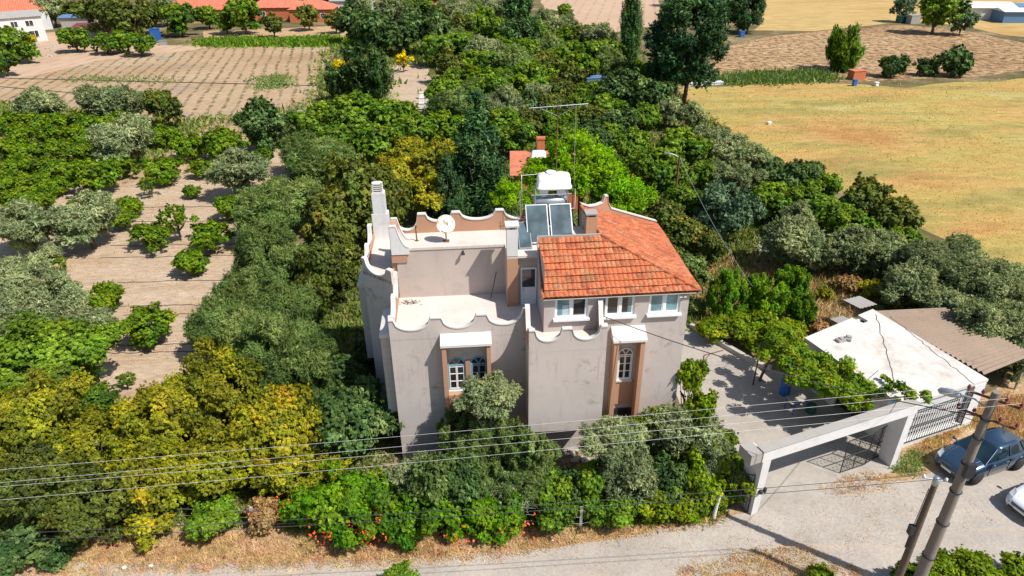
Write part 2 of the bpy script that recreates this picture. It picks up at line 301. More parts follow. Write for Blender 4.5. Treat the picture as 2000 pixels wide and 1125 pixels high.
# ---------------------------------------------------------------- the house (local axes: x along the front, y to the back, origin at the front left corner)
HO = Vector((-5.51, 25.85, 0)); PSI = R(4.5)
H = empty('house', HO, PSI); tag(H, 'pink-grey stucco two-storey house with scalloped white-edged parapets and an orange tiled corner roof', 'house')
HM = Matrix.Translation(HO) @ Matrix.Rotation(PSI, 4, 'Z')
def hw(u, v, z): return HM @ Vector((u, v, z))
part = lambda mb, name, mat, parent=H, **k: mb.build(name, M[mat], parent, **k)
def wall_holes(mb, x0, x1, z0, z1, holes, y, th, ax=0):
    """wall in the plane y (front face) with rectangular holes and reveals; ax=0 runs along x"""
    xs = sorted({x0, x1, *[h[0] for h in holes], *[h[1] for h in holes]}); zs = sorted({z0, z1, *[h[2] for h in holes], *[h[3] for h in holes]})
    for i in range(len(xs)-1):
        for j in range(len(zs)-1):
            cx, cz = (xs[i]+xs[i+1])/2, (zs[j]+zs[j+1])/2
            if any(h[0] < cx < h[1] and h[2] < cz < h[3] for h in holes): continue
            mb.add([(xs[i],y,zs[j]),(xs[i+1],y,zs[j]),(xs[i+1],y,zs[j+1]),(xs[i],y,zs[j+1])], [(0,1,2,3)])
    for a, b, c, d in holes:
        mb.add([(a,y,c),(b,y,c),(b,y+th,c),(a,y+th,c),(a,y,d),(b,y,d),(b,y+th,d),(a,y+th,d)], [(0,1,2,3),(4,7,6,5),(0,3,7,4),(1,5,6,2)])
def scallop(peaks, zp, dip, n=14):
    """peaks: list of (s0, s1) flat tops; returns (s, z) along the parapet"""
    out = []
    for i, (a, b) in enumerate(peaks):
        za = zp[i] if hasattr(zp, '__len__') else zp
        out += [(a, za), (b, za)] if b > a else [(a, za)]
        if i < len(peaks)-1:
            c = peaks[i+1][0]; zc = zp[i+1] if hasattr(zp, '__len__') else zp; zl = min(za, zc)-dip
            for k in range(1, n):
                t = -1+2*k/n; e = math.sqrt(max(0, 1-abs(t)**2.1)); top = za if t < 0 else zc
                out.append((b+(c-b)*(t+1)/2, top-(top-zl)*e))
    return out
def parapet(mb, cp, prof, P, D, zb, th, lip=.035, ct=.055):
    """P origin, D unit direction along it (2D); the thickness goes to its left"""
    Nn = Vector((-D[1], D[0])); P = Vector(P); D = Vector(D)
    def pt(s, o, z): q = P+D*s+Nn*o; return (q.x, q.y, z)
    for (s0, z0), (s1, z1) in zip(prof[:-1], prof[1:]):
        if s1 <= s0: continue
        mb.add([pt(s0,0,zb), pt(s1,0,zb), pt(s1,0,z1), pt(s0,0,z0), pt(s0,th,zb), pt(s1,th,zb), pt(s1,th,z1), pt(s0,th,z0)], [(0,1,2,3),(4,7,6,5),(3,2,6,7)])
    mb.add([pt(prof[0][0],0,zb), pt(prof[0][0],th,zb), pt(prof[0][0],th,prof[0][1]), pt(prof[0][0],0,prof[0][1])], [(0,1,2,3)])
    mb.add([pt(prof[-1][0],0,zb), pt(prof[-1][0],th,zb), pt(prof[-1][0],th,prof[-1][1]), pt(prof[-1][0],0,prof[-1][1])], [(0,3,2,1)])
    n = len(prof); vs = []
    for s, z in prof: vs += [pt(s,-lip,z-.01), pt(s,th+lip,z-.01), pt(s,th+lip,z+ct), pt(s,-lip,z+ct)]
    fs = []
    for i in range(n-1):
        a = i*4; b = a+4; fs += [(a,b,b+3,a+3),(a+3,b+3,b+2,a+2),(a+2,b+2,b+1,a+1),(a+1,b+1,b,a)]
    fs += [(0,3,2,1), tuple((n-1)*4+k for k in (0,1,2,3))]; cp.add(vs, fs)
ZF = 7.2; ZR = 9.93; TH_ = .16
cop = MB()
# main walls -------------------------------------------------------
mw = MB()
wall_holes(mw, 0, 6.12, 0, ZF, [], 0, .2)                                  # front, left wing
lvp = scallop([(0,.2),(1.86,2.34),(3.91,4.37),(6.02,6.12)], [8.22,8.24,8.30,8.42], .56); 
par = MB(); parapet(par, cop, lvp, (0,0), (1,0), ZF-.02, TH_)
part(par, 'parapet', 'stucco')
W3 = [(7.45,8.95,7.95,8.93),(9.75,11.1,7.95,8.93),(11.75,13.2,7.95,8.93)]
wall_holes(mw, 6.96, 13.6, 0, 9.0, W3, 0.0, .16)                             # front of the tiled wing
mw.add([(6.12,0,0),(6.96,0,0),(6.96,0,ZF),(6.12,0,ZF)], [(0,1,2,3)])
mw.prism([(13.6,0),(13.75,7.3),(9.7,7.4),(6.96,5.65),(0.0,5.7),(0,9.0),(-1.5,9.0),(-1.5,4.2),(0,2.9),(0,0)], 0, 0)
def walls(pts, z0, z1):
    for a, b in zip(pts[:-1], pts[1:]): mw.add([(*a,z0),(*b,z0),(*b,z1),(*a,z1)], [(0,1,2,3)])
walls([(13.6,0),(13.75,7.3)], 0, 9.0); walls([(13.75,7.3),(9.7,7.3)], 0, 9.0); walls([(9.7,7.3),(9.7,9),(-1.5,9)], 0, 8.6)
walls([(0,0),(0,2.9),(-1.5,4.2),(-1.5,9.0)], 0, ZF); walls([(0,2.9),(-1.5,4.2)], ZF, 8.66); walls([(-1.5,4.2),(-1.5,9.0)], ZF, 8.66)
walls([(6.96,0),(6.96,2.75)], ZF-.02, 10.6); walls([(.25,3.9),(.25,5.65)], ZF, ZR)
part(mw, 'wall', 'stucco')
up = MB(); up.add([(.22,3.9,ZF-.01),(5.5,3.9,ZF-.01),(5.5,3.9,ZR-.002),(.22,3.9,ZR-.002)], [(0,1,2,3)])
up.box(5.5,6.96,2.75,3.9,ZF-.01,ZR-.14); part(up, 'terrace_wall', 'stucco_in')
# left terrace parapet (runs back), its inside is brown
lp = MB(); lpp = scallop([(0,.25),(1.8,2.2),(3.6,3.9)], [8.22,8.25,8.4], .5); parapet(lp, cop, lpp, (.165+.0,0.17), (0,1), ZF-.02, .155); part(lp, 'side_parapet', 'brown')
# terrace floor, upper roof slab
fl = MB(); fl.box(.17,6.1,.165,3.895,ZF-.15,ZF); fl.box(6.1,6.955,-.001,2.74,ZF-.15,ZF-.001); part(fl, 'terrace_floor', 'roofwhite')
rs = MB(); rs.prism([(.2,3.86),(5.5,3.86),(5.5,2.52),(6.95,2.52),(9.6,2.6),(9.6,5.7),(.2,5.7)], ZR-.13, ZR); part(rs, 'flat_roof', 'roofwhite')
bp = MB(); bpp = scallop([(-.05,0),(1.05,1.45),(2.75,3.15),(4.95,5.35),(7.0,7.1)], [10.5,10.92,10.95,10.98,10.9], .42); parapet(bp, cop, bpp, (.22,5.62), (1,0), ZR-.02, TH_); part(bp, 'back_parapet', 'brown')
# horn at the left end of the upper roof
for y0, y1 in ((3.80,3.98),(4.75,4.9)):
    hp = MB(); prof = [(0,11.1),(.3,11.1)]+[(.3+.55*t, 11.1-1.1*(1-(1-t)**2.3)) for t in [k/8 for k in range(1,9)]]
    parapet(hp, cop, prof, (.02,y0), (1,0), ZR-.3, y1-y0, .02, .03); part(hp, 'parapet_horn', 'whitewash')
hb = MB(); hb.box(-.02,.36,3.985,4.745,ZR-.3,11.0); hb.box(.0,.75,3.84,3.895,ZR-.75,ZR-.31); part(hb, 'parapet_block', 'brown')
# box bay in front
bw = MB(); bw.box(6.12,9.55,-1.55,-.0015,2.7,ZF+.0); part(bw, 'bay', 'stucco')
bq = MB(); parapet(bq, cop, scallop([(0,.26),(1.45,1.88),(3.15,3.43)], [8.3,8.3,8.34], .58), (6.12,-1.55), (1,0), ZF-.01, .15)
part(bq, 'bay_parapet', 'stucco')
for x, side in ((6.12, 0), (9.40, 0)):
    pm = MB(); top = 8.72 if x < 7 else 8.78
    prof = [(0,8.3),(.14,8.3)]+[(.14+1.1*t, 8.3+(top-8.3)*max(0,(t-.25)/.75)**2.2-.5*math.sin(math.pi*min(1,t/.9))**1.0*(t<.9)) for t in [k/10 for k in range(1,11)]]+[(1.38,top)]
    parapet(pm, cop, prof, (x+.15,-1.39), (0,1), ZF-.01, .15, .03); part(pm, 'bay_parapet', 'brown')
bf = MB(); bf.box(6.28,9.39,-1.39,-.003,ZF+.002,ZF+.03); part(bf, 'bay_floor', 'roofwhite')
# left rear wing: terrace, parapets
lr = MB(); d = Vector((-1.5,1.3)).normalized(); n_ = math.hypot(1.5,1.3)
parapet(lr, cop, scallop([(0,.22),(n_-.3,n_)], [9.35,9.2], .50), (-1.5,4.2), (-d.x,-d.y), 8.5, .15)
parapet(lr, cop, scallop([(0,.25),(1.5,1.8),(3.2,3.5)], [9.2,9.25,9.6], .42), (-1.34,4.26), (0,1), 8.5, .155); part(lr, 'wing_parapet', 'stucco')
lf = MB(); lf.prism([(-.05,3.1),(.21,3.92),(.21,8.9),(-1.33,8.9),(-1.33,4.3)], 8.5, 8.68); part(lf, 'wing_roof', 'roofwhite')
ri = MB(); ri.box(-.02,.2,3.99,5.7,8.6,ZR-.31); ri.box(-1.32,-1.26,4.4,7.9,8.69,9.0); part(ri, 'wing_inner_wall', 'brown')
# side window boxes on the left walls
for v0, v1, x0 in ((.5,2.7,-.5),(5.5,8.0,-2.05)):
    sb = MB(); x1 = -.002 if x0 > -1 else -1.502; sb.box(x0,x1,v0,v0+.18,2.6,7.05); sb.box(x0,x1,v1-.18,v1,2.6,7.05); sb.box(x0+.15,x1,v0+.18,v1-.18,2.6,4.3); o = part(sb, 'side_window_surround', 'stucco')
    st = MB(); st.prism([(x0-.04,v0-.05),(x1,v0-.05),(x1,v1+.05),(x0-.04,v1+.05)], 7.055, [7.2,7.36,7.36,7.2]); part(st, 'cap', 'coping', o)
part(cop, 'coping', 'coping')
# chimneys
c1 = MB(); c1.prism([(-1.3,7.9),(-.42,7.9),(-.42,8.5),(-1.3,8.5)], 8.0, 10.1); c1.prism([(-1.2,7.92),(-.52,7.92),(-.52,8.48),(-1.2,8.48)], 10.1, 11.25)
c1.box(-1.17,-.57,7.95,8.45,11.25,11.3); o = part(c1, 'tall_chimney', 'whitewash', bevel=.01)
cc = MB()
for k in range(4): cc.box(-1.14,-.60,7.97,8.43,11.38+k*.11,11.43+k*.11)
for a, b in ((-1.14,7.97),(-.68,7.97),(-1.14,8.35),(-.68,8.35)): cc.box(a,a+.08,b,b+.08,11.3,11.76)
cc.box(-1.0,-.74,8.1,8.3,11.3,11.7); part(cc, 'chimney_vent', 'coping', o)
c2 = MB(); c2.box(5.5,6.02,2.5,3.0,ZR+.0,11.28); o = part(c2, 'square_chimney', 'whitewash')
c2 = MB(); c2.box(5.5,6.02,2.52,3.0,ZF,ZR-.131); part(c2, 'chimney_foot', 'brown', o)
c2 = MB(); c2.box(5.44,6.08,2.44,3.06,11.42,11.5); c2.box(5.52,5.62,2.52,2.62,11.28,11.42); c2.box(5.9,6.0,2.52,2.62,11.28,11.42); c2.box(5.52,5.62,2.88,2.98,11.28,11.42); c2.box(5.9,6.0,2.88,2.98,11.28,11.42); part(c2, 'chimney_cap', 'coping', o)
c3 = MB(); c3.box(9.22,9.72,2.65,3.15,ZR,11.68); o = part(c3, 'brown_chimney', 'brown')
c3 = MB(); c3.box(9.18,9.76,2.61,3.19,11.8,11.87)
for a in (9.24,9.62):
    for b in (2.67,3.05): c3.box(a,a+.08,b,b+.08,11.68,11.8)
part(c3, 'chimney_cap', 'concrete', o)
# tiled roof: real pantile relief
def tiles(mb, A, B, C_, D_, pitch, rows, amp=.035, flip=False):
    """A,B eave ends, D_ above A, C_ above B; columns run up the slope at constant spacing"""
    A, B, C_, D_ = map(Vector, (A, B, C_, D_)); e = (B-A); Lg = e.length; e.normalize()
    up_ = ((D_+C_)/2-(A+B)/2); nrm = e.cross(up_).normalized()
    if nrm.z < 0: nrm = -nrm
    sub = 6; smin = min(0, (D_-A).dot(e)); smax = max(Lg, (C_-A).dot(e)); cols = int((smax-smin)/pitch*sub)
    vs = []; fs = []; idx = 0; rnd = random.Random(5)
    for r in range(rows):
        jit = rnd.uniform(-.01,.01)
        for q in (0, 1):
            t = (r+q)/rows; a = A.lerp(D_, t); b = B.lerp(C_, t); sl, sr = (a-A).dot(e), (b-A).dot(e); ln = max(1e-6, sr-sl)
            for c in range(cols+1):
                s = min(max(smin+c*pitch/sub, sl), sr); p = a.lerp(b, (s-sl)/ln); ph = (s/pitch) % 1
                h = amp*(abs(math.cos(math.pi*ph))**.8) + (.072 if q == 0 else 0.0) + jit + .012*math.sin(s*2.3+r)
                vs.append(p+nrm*h)
        o = r*2*(cols+1)
        fs += [(o+c, o+c+1, o+cols+2+c, o+cols+1+c) for c in range(cols)]
        if r: fs += [(o-cols-1+c, o-cols+c, o+c+1, o+c) for c in range(cols)]
        else:
            k = len(vs); 
    base = len(vs); vs += [A-nrm*.05, B-nrm*.05, C_-nrm*.05, D_-nrm*.05]; fs += [(base, base+3, base+2, base+1)]
    for c in range(cols): pass
    mb.add(vs, fs)
EA = (6.82,-.22,9.12); EB = (13.98,-.2,9.12); RT = (9.92,2.55,10.78); LT = (6.95,2.55,10.78)
t1 = MB(); tiles(t1, EA, EB, RT, LT, .215, 9); rf = part(t1, 'tiled_roof', 'tile')
BR = (14.12,7.5,9.05); BT = (9.6,6.1,10.78)
t2 = MB(); tiles(t2, EB, BR, BT, RT, .215, 14, .025); part(t2, 'tiled_roof', 'tile2')
rg = MB(); 
for a, b in ((RT,EB),(RT,BT)):
    a, b = Vector(a), Vector(b); n = int((b-a).length/.38)
    for k in range(n):
        p, q = a.lerp(b, k/n), a.lerp(b, (k+1.12)/n if k < n-1 else 1); rg.tube([p+Vector((0,0,.03)), q+Vector((0,0,.055))], [.075,.10], 8)
part(rg, 'ridge_tiles', 'tile', rf)
vb_ = MB(); vb_.tube([(6.84,-.24,9.1),(6.93,2.55,10.8)], .05, 6); vb_.box(6.93,9.9,2.53,2.62,10.7,10.88); part(vb_, 'verge', 'concrete', rf)
ev = MB(); ev.prism([(6.86,-.16),(13.94,-.14),(14.05,7.45),(13.7,7.3),(13.6,0.0),(6.96,0.0)], 8.98, 9.04); ev.tube([(6.9,-.2,9.02),(13.95,-.18,9.02)], .03, 6); part(ev, 'eaves_board', 'concrete', rf)
gw = MB(); gw.add([(6.97,-.0,9.0),(6.97,2.52,9.0),(6.97,2.52,10.68),(6.97,.05,9.15)], [(0,1,2,3)]); gw.add([(6.97,2.56,ZR),(9.9,2.56,ZR),(9.9,2.56,10.7),(6.97,2.56,10.7)], [(0,1,2,3)])
gw.add([(9.9,2.56,ZR-.1),(9.6,6.1,ZR-.1),(9.6,6.1,10.72),(9.9,2.56,10.72)], [(0,1,2,3)]); gw.add([(9.6,6.1,8.9),(13.75,7.3,8.9),(13.75,7.3,9.02),(9.6,6.1,10.72)],[(0,1,2,3)]); part(gw, 'gable', 'stucco')
rp = MB(); rc = MB(); dd = Vector((4.5,1.4)).normalized(); parapet(rp, rc, [(0,10.95),(.5,10.72),(.9,10.72),(1.25,10.8),(1.38,11.15),(1.55,11.15),(1.6,10.75),(1.8,10.4),(4.7,9.2)], (9.6,6.16), dd, 8.9, .15); o = part(rp, 'rear_parapet', 'brown'); part(rc, 'coping', 'coping', o)
# windows of the tiled wing
for k, (a, b, c, dz) in enumerate(W3):
    fr = MB(); y0, y1 = .05, .12
    for q in ((a,a+.07,c,dz),(b-.07,b,c,dz),(a+.07,b-.07,dz-.07,dz),(a+.07,b-.07,c,c+.07),((a+b)/2-.05,(a+b)/2+.05,c+.07,dz-.07)): fr.box(q[0],q[1],y0,y1,q[2],q[3])
    sash = (a+b)/2
    for q in ((a+.07,a+.12),(sash-.1,sash-.05),(sash+.05,sash+.1),(b-.12,b-.07)): fr.box(q[0],q[1],y0+.015,y1-.01,c+.07,dz-.07)
    wn = part(fr, 'sliding_window', 'whitepaint')
    for j, (p, q) in enumerate(((a+.07,sash-.05),(sash+.05,b-.07))):
        g = MB(); g.box(p,q,.085,.1,c+.05,dz-.05); part(g, 'pane', 'glassteal' if (k, j) in ((0,0),(2,0),(2,1)) else 'glassdark', wn)
    s = MB(); s.box(a-.08,b+.08,-.17,.049,c-.12,c-.002); part(s, 'sill', 'whitepaint', wn, bevel=.01)
    if k == 1: s = MB(); s.box(b-.3,b-.12,.078,.084,c+.07,dz-.07); part(s, 'curtain', 'glassteal', wn)
    if k == 0: s = MB(); s.box(a+.35,sash-.12,.078,.084,c+.07,c+.6); part(s, 'curtain', 'curtain', wn)
# projecting surrounds and arched windows
def arched(x, zb, zt, w_, y, frame, parent_name='arched_window', blue=False):
    fr = MB(); zc = zt-w_/2; r = w_/2; fw = .055; cx = x+r
    def ringpt(rad, k, n=12): a = math.pi*k/n; return (cx+rad*math.cos(a), zc+rad*math.sin(a))
    for k in range(12):
        p0, p1, q0, q1 = ringpt(r,k), ringpt(r,k+1), ringpt(r-fw,k), ringpt(r-fw,k+1)
        fr.add([(p0[0],y-.05,p0[1]),(p1[0],y-.05,p1[1]),(q1[0],y-.05,q1[1]),(q0[0],y-.05,q0[1]),(p0[0],y,p0[1]),(p1[0],y,p1[1]),(q1[0],y,q1[1]),(q0[0],y,q0[1])], [(0,1,2,3),(0,4,5,1),(3,2,6,7)])
    fr.box(x,x+fw,y-.05,y,zb,zc); fr.box(x+w_-fw,x+w_,y-.05,y,zb,zc); fr.box(x+fw,x+w_-fw,y-.05,y,zb,zb+fw); fr.box(x+fw,x+w_-fw,y-.051,y,zc-.05,zc+.01)
    for a in (60, 120):
        a = R(a); T = Matrix.Translation((cx, y-.03, zc)) @ Matrix.Rotation(-(a-math.pi/2), 4, 'Y'); fr.box(-.02,.02,-.012,.012,0.02,r-fw*.5, T)
    o = part(fr, 'arched_window', frame)
    g = MB(); pts = [(x+.01,y-.012,zb+.01),(x+w_-.01,y-.012,zb+.01)]+[(ringpt(r-.01,k)[0],y-.012,ringpt(r-.01,k)[1]) for k in range(13)]; g.add(pts, [tuple(range(len(pts)))]); part(g, 'pane', 'glassdark', o)
    s = MB(); b0, b1, m0 = x+fw+.01, x+w_-fw-.01, x+w_/2
    for q in (b0, m0-.045, m0+.005, b1-.04): s.box(q,q+.04,y-.045,y-.02,zb+fw,zc-.05)
    for t in (0.02,.33,.65,.95):
        z = zb+fw+(zc-.05-zb-fw)*t; s.box(b0,b1,y-.044,y-.021,z-.018,z+.018)
    part(s, 'casement', 'whitepaint' if not blue else 'blueframe', o)
    if not blue: s = MB(); s.box(x-.03,x+w_+.03,y-.14,y-.001,zb-.09,zb-.003); part(s, 'sill', 'coping', o)
fb = MB(); fb.box(2.30,2.50,-.55,-.002,.9,7.04); fb.box(4.32,4.5,-.55,-.002,.9,7.04); fb.box(2.50,4.32,-.35,-.002,3.3,4.2); fb.box(3.33,3.55,-.12,-.002,4.2,5.95)
o = part(fb, 'window_surround', 'brown')
ft = MB(); ft.prism([(2.25,-.62),(4.55,-.62),(4.55,-.002),(2.25,-.002)], 7.045, [7.16,7.16,7.42,7.42]); part(ft, 'cap', 'coping', o)
fd = MB(); fd.box(2.50,4.32,-.06,-.002,.9,3.29); part(fd, 'lower_pane', 'glassdark', o)  # dark glass sheet standing for the ground-floor window
arched(2.50,4.3,6.12,.82,-.002,'blueframe'); arched(3.55,4.3,6.12,.78,-.002,'blueframe',blue=True)
sb = MB(); sb.box(10.15,10.36,-.62,-.002,.5,6.86); sb.box(11.38,11.58,-.62,-.002,.5,6.86); sb.box(10.36,11.38,-.08,-.002,2.9,4.2); o = part(sb, 'slit_surround', 'brown')
ft = MB(); ft.prism([(10.08,-.69),(11.65,-.69),(11.65,-.002),(10.08,-.002)], 6.865, [6.98,6.98,7.36,7.36]); part(ft, 'cap', 'coping', o)
fd = MB(); fd.box(10.36,11.38,-.10,-.002,.5,2.6); part(fd, 'lower_pane', 'glassdark', o)  # plain dark glass sheet between the jambs below the spandrel
arched(10.5,4.35,6.15,.72,-.002,'whitepaint')
# terrace door
dr = MB(); y = 2.70
for q in ((6.16,6.23,ZF,9.2),(6.86,6.93,ZF,9.2),(6.23,6.86,9.12,9.2),(6.23,6.86,8.05,8.15),(6.23,6.86,ZF,7.3)): dr.box(q[0],q[1],y-.03,y+.045,q[2],q[3])
dr.box(6.23,6.86,y+.005,y+.04,7.3,8.05); o = part(dr, 'terrace_door', 'whitepaint')
g = MB(); g.box(6.23,6.86,y+.012,y+.03,8.15,9.12); part(g, 'pane', 'glassdark', o); g = MB(); g.tube([(6.28,y-.08,8.0),(6.28,y-.08,8.14)], .018, 6); part(g, 'handle', 'metalgrey', o)
lm = MB(); lm.box(3.42,3.5,3.72,3.898,9.62,9.68); lm.lathe([(.0,.1),(.07,.09),(.09,0),(.0,-.01)], (3.46,3.68,9.56), 10); part(lm, 'wall_lamp', 'irondark')
cond = MB(); cond.tube([(9.69,-.03,8.9),(9.69,-.03,7.95)], .02, 6); part(cond, 'cable_bracket', 'irondark')
for k in range(2): dk = MB(); dk.box(13.1+k*.2,13.22+k*.2,-.12,-.004,8.78,8.86); part(dk, 'junction_box', 'whitepaint')
lean = MB(); lean.tube([(5.05,3.75,ZF+1.3),(4.72,3.3,ZF+.03)], .025, 6); tag(part(lean, 'pole', 'woodpole', None), 'thin wooden stick leaning in the shaded corner of the roof terrace', 'stick'); 
bpy.data.objects['pole'].matrix_world = HM
bpy.data.objects['pole'].name = 'stick'
br = MB(); rnd = random.Random(3)
for k in range(60):
    a = rnd.uniform(0,6.28); x, yy = .75+rnd.gauss(0,.25), 3.35+rnd.gauss(0,.1); br.tube([(x,yy,ZF+.02),(x+.13*math.cos(a),yy+.13*math.sin(a),ZF+.05)], .009, 4)
o = part(br, 'twig_litter', 'bark', None); o.matrix_world = HM; tag(o, 'small heap of brown twigs and leaves on the white terrace floor', 'debris', kind='stuff')

# ---------------------------------------------------------------- things on the roofs
def hthing(name, u, v, z, label, cat, group=None, rz=0):
    return tag(empty(name, hw(u, v, z), PSI+rz), label, cat, group)
# solar water heater
t = hthing('solar_water_heater', 7.2, 3.9, ZR, 'solar water heater with two glass panels and a white tank on the flat roof', 'water heater')
fr = MB()
for x in (-.55,.45,.62,1.62): fr.tube([(x,-.2,0),(x,1.15,1.35)], .025, 6); 
for x in (-.1,1.5): fr.tube([(x,1.2,0),(x,1.2,2.3)], .03, 6); fr.tube([(x,1.8,0),(x,1.8,2.3)], .03, 6); fr.tube([(x,1.2,.6),(x,1.8,1.9)], .02, 6)
fr.tube([(-.3,1.2,1.4),(1.7,1.2,1.4)], .025, 6); fr.tube([(-.3,1.2,2.0),(1.7,1.2,2.0)], .025, 6)
for pts in ([(-.55,1.1,.1),(-.75,1.1,1.3),(-.75,1.3,3.0),(.0,1.4,3.0)], [(1.6,1.2,1.2),(1.9,1.2,1.25),(1.9,1.3,2.2),(1.5,1.4,2.2)], [(-.3,1.0,.8),(-.85,1.0,.9),(-.85,1.0,2.0)]): fr.tube(pts, .018, 6)
part(fr, 'stand', 'metalgrey', t)
for x in (-.6,.57):
    T = Matrix.Translation((x,-.25,.06)) @ Matrix.Rotation(R(47), 4, 'X')
    pb = MB(); pb.box(0,1.08,0,2.0,0,.07,T); p_ = part(pb, 'panel_frame', 'metalgrey', t); pg = MB(); pg.box(.05,1.03,.05,1.95,.072,.08,T); part(pg, 'panel_glass', 'glasspanel', p_)
tk = MB(); T = Matrix.Translation((-.15,1.55,2.0)); 
# moulded tank: rounded body, skirt, legs
vs = []; prof = [(-.62,0.28,.30),(-.66,.42,.33),(-.62,.50,.33),(-.60,.52,.36),(-.45,1.0,.34),(-.3,1.1,.25)]
def tank_ring(hx, z, hy, n=20, cx=.85): return [(cx+hx*np.sign(math.cos(a))*abs(math.cos(a))**.35, 1.55+hy*np.sign(math.sin(a))*abs(math.sin(a))**.35, 1.95+z) for a in [2*math.pi*k/n for k in range(n)]]
rings = [tank_ring(.68,.25,.34), tank_ring(.86,.30,.46), tank_ring(.88,.42,.48), tank_ring(.80,.44,.42), tank_ring(.82,.78,.40), tank_ring(.76,.98,.30), tank_ring(.5,1.04,.18), tank_ring(.3,1.05,.12)]
n = 20; tk.add([p for r in rings for p in r], [(i*n+k, i*n+(k+1) % n, (i+1)*n+(k+1) % n, (i+1)*n+k) for i in range(7) for k in range(n)]+[tuple(range(7*n,8*n)), tuple(range(n))[::-1]], True)
for x in (.35,1.2): tk.prism([(x-.2,1.25),(x+.2,1.25),(x+.2,1.85),(x-.2,1.85)], 1.98, 2.24); tk.prism([(x-.11,1.3),(x+.11,1.3),(x+.11,1.8),(x-.11,1.8)], 1.86, 1.99)
tk.lathe([(.26,0),(.26,.07),(.2,.1),(0,.1)], (.7,1.55,2.99), 16)
part(tk, 'water_tank', 'whitepaint', t)
tl = MB(); tl.box(.35,1.1,1.20,1.215,2.42,2.45, None); part(tl, 'tank_lettering', 'metalgrey', t)
cy = MB(); cy.lathe([(0,-.85),(.2,-.84),(.27,-.8),(.27,.8),(.2,.84),(0,.85)], T=Matrix.Translation((.7,1.5,1.55)) @ Matrix.Rotation(R(90), 4, 'Y'), n=20); part(cy, 'boiler', 'metalgrey', t)
# lone spare panel
t = hthing('spare_solar_panel', 6.15, 3.2, ZR, 'dark blue solar panel leaning low beside the square white chimney', 'solar panel')
T = Matrix.Rotation(R(28), 4, 'X'); g = MB(); g.box(0,.62,0,1.6,.03,.09,T); p_ = part(g, 'panel_frame', 'metalgrey', t); g = MB(); g.box(.04,.58,.04,1.56,.091,.1,T); part(g, 'panel_glass', 'glasspanel', p_)
# dish
t = hthing('satellite_dish', 2.66, 4.5, ZR, 'round white satellite dish with rust stains on a short post on the flat roof', 'satellite dish')
g = MB(); g.tube([(0,0,0),(0,0,.75)], .03, 8); g.box(-.15,.15,-.15,.15,0,.03); part(g, 'post', 'rust', t)
T = Matrix.Translation((0,-.06,.92)) @ Matrix.Rotation(R(12), 4, 'Z') @ Matrix.Rotation(R(62), 4, 'X')
dm, N_, L_, P_ = newmat('stained_dish'); v_ = coords(N_, L_); nn = noise(N_, L_, v_, 3.5, 4); rr = ramp(N_, [(.5, (.72,.72,.72)), (.6, (.55,.30,.14)), (.7, (.40,.20,.12))]); L_.new(nn.outputs[0], rr.inputs[0]); L_.new(rr.outputs[0], P_.inputs['Base Color']); P_.inputs['Roughness'].default_value = .5; M['dish'] = dm
g = MB(); g.lathe([(0,0),(.15,.01),(.3,.05),(.42,.11),(.46,.13),(.45,.14),(.3,.07),(0,.02)], n=28, T=T); part(g, 'reflector', 'dish', t)
g = MB(); g.tube([T @ Vector((0,-.42,.12)), T @ Vector((0,-.05,.55))], .014, 6); g.tube([T @ Vector((0,-.08,.52)), T @ Vector((0,.02,.6))], .035, 8); part(g, 'feed_arm', 'metalgrey', t)
t = hthing('rusty_post', 1.22, 4.7, ZR, 'short rusty iron post standing on the left of the flat roof', 'post'); g = MB(); g.tube([(0,0,0),(-.02,0,.72)], [.035,.03], 8); g.lathe([(.09,0),(.09,.02),(0,.02)], n=12); g.lathe([(0,.7),(.05,.72),(.05,.8),(0,.82)], n=8); part(g, 'shaft', 'rust', t)
# aerials
t = hthing('aerial_mast', 8.17, 5.5, ZR, 'tall rusty mast with a long horizontal television aerial above the solar heater', 'aerial')
g = MB(); g.tube([(0,0,0),(0,0,6.3)], [.035,.02], 8); part(g, 'mast', 'rust', t)
g = MB(); g.tube([(-1.35,.0,6.15),(1.5,.35,6.2)], .018, 6)
for k in range(9):
    x = -1.2+k*.32; l = .62-.04*k; g.tube([(x,-l+.05*k,6.17),(x+.12,l,6.19)], .009, 5)
for a in (-.9, .9): g.tube([(0,0,5.75),(a,.1,6.15)], .008, 5)
part(g, 'aerial_rods', 'metalgrey', t)
t = hthing('thin_mast', 9.0, 5.3, ZR, 'thin grey upright pole right of the television aerial mast', 'pole'); g = MB(); g.tube([(0,0,0),(.02,0,3.0)], .022, 6); part(g, 'lower_section', 'irondark', t); g = MB(); g.tube([(.02,0,3.0),(.0,0,6.2)], .014, 6); part(g, 'upper_section', 'metalgrey', t)
t = hthing('guy_frame', 6.35, 5.0, ZR, 'thin white pipe frame with a small brick-red valve left of the solar panels', 'pipe frame'); g = MB(); g.tube([(0,0,0),(0,0,2.3),(.35,0,2.3)], .012, 5); g.tube([(-.12,0,0),(-.12,0,1.6)], .01, 5); g.tube([(-.2,0,1.55),(.35,0,1.6)], .012, 5); part(g, 'pipe', 'metalgrey', t); g = MB(); g.lathe([(0,0),(.09,.02),(.1,.25),(0,.3)], (.1,0,.85), 8); part(g, 'valve', 'orangebrick', t)
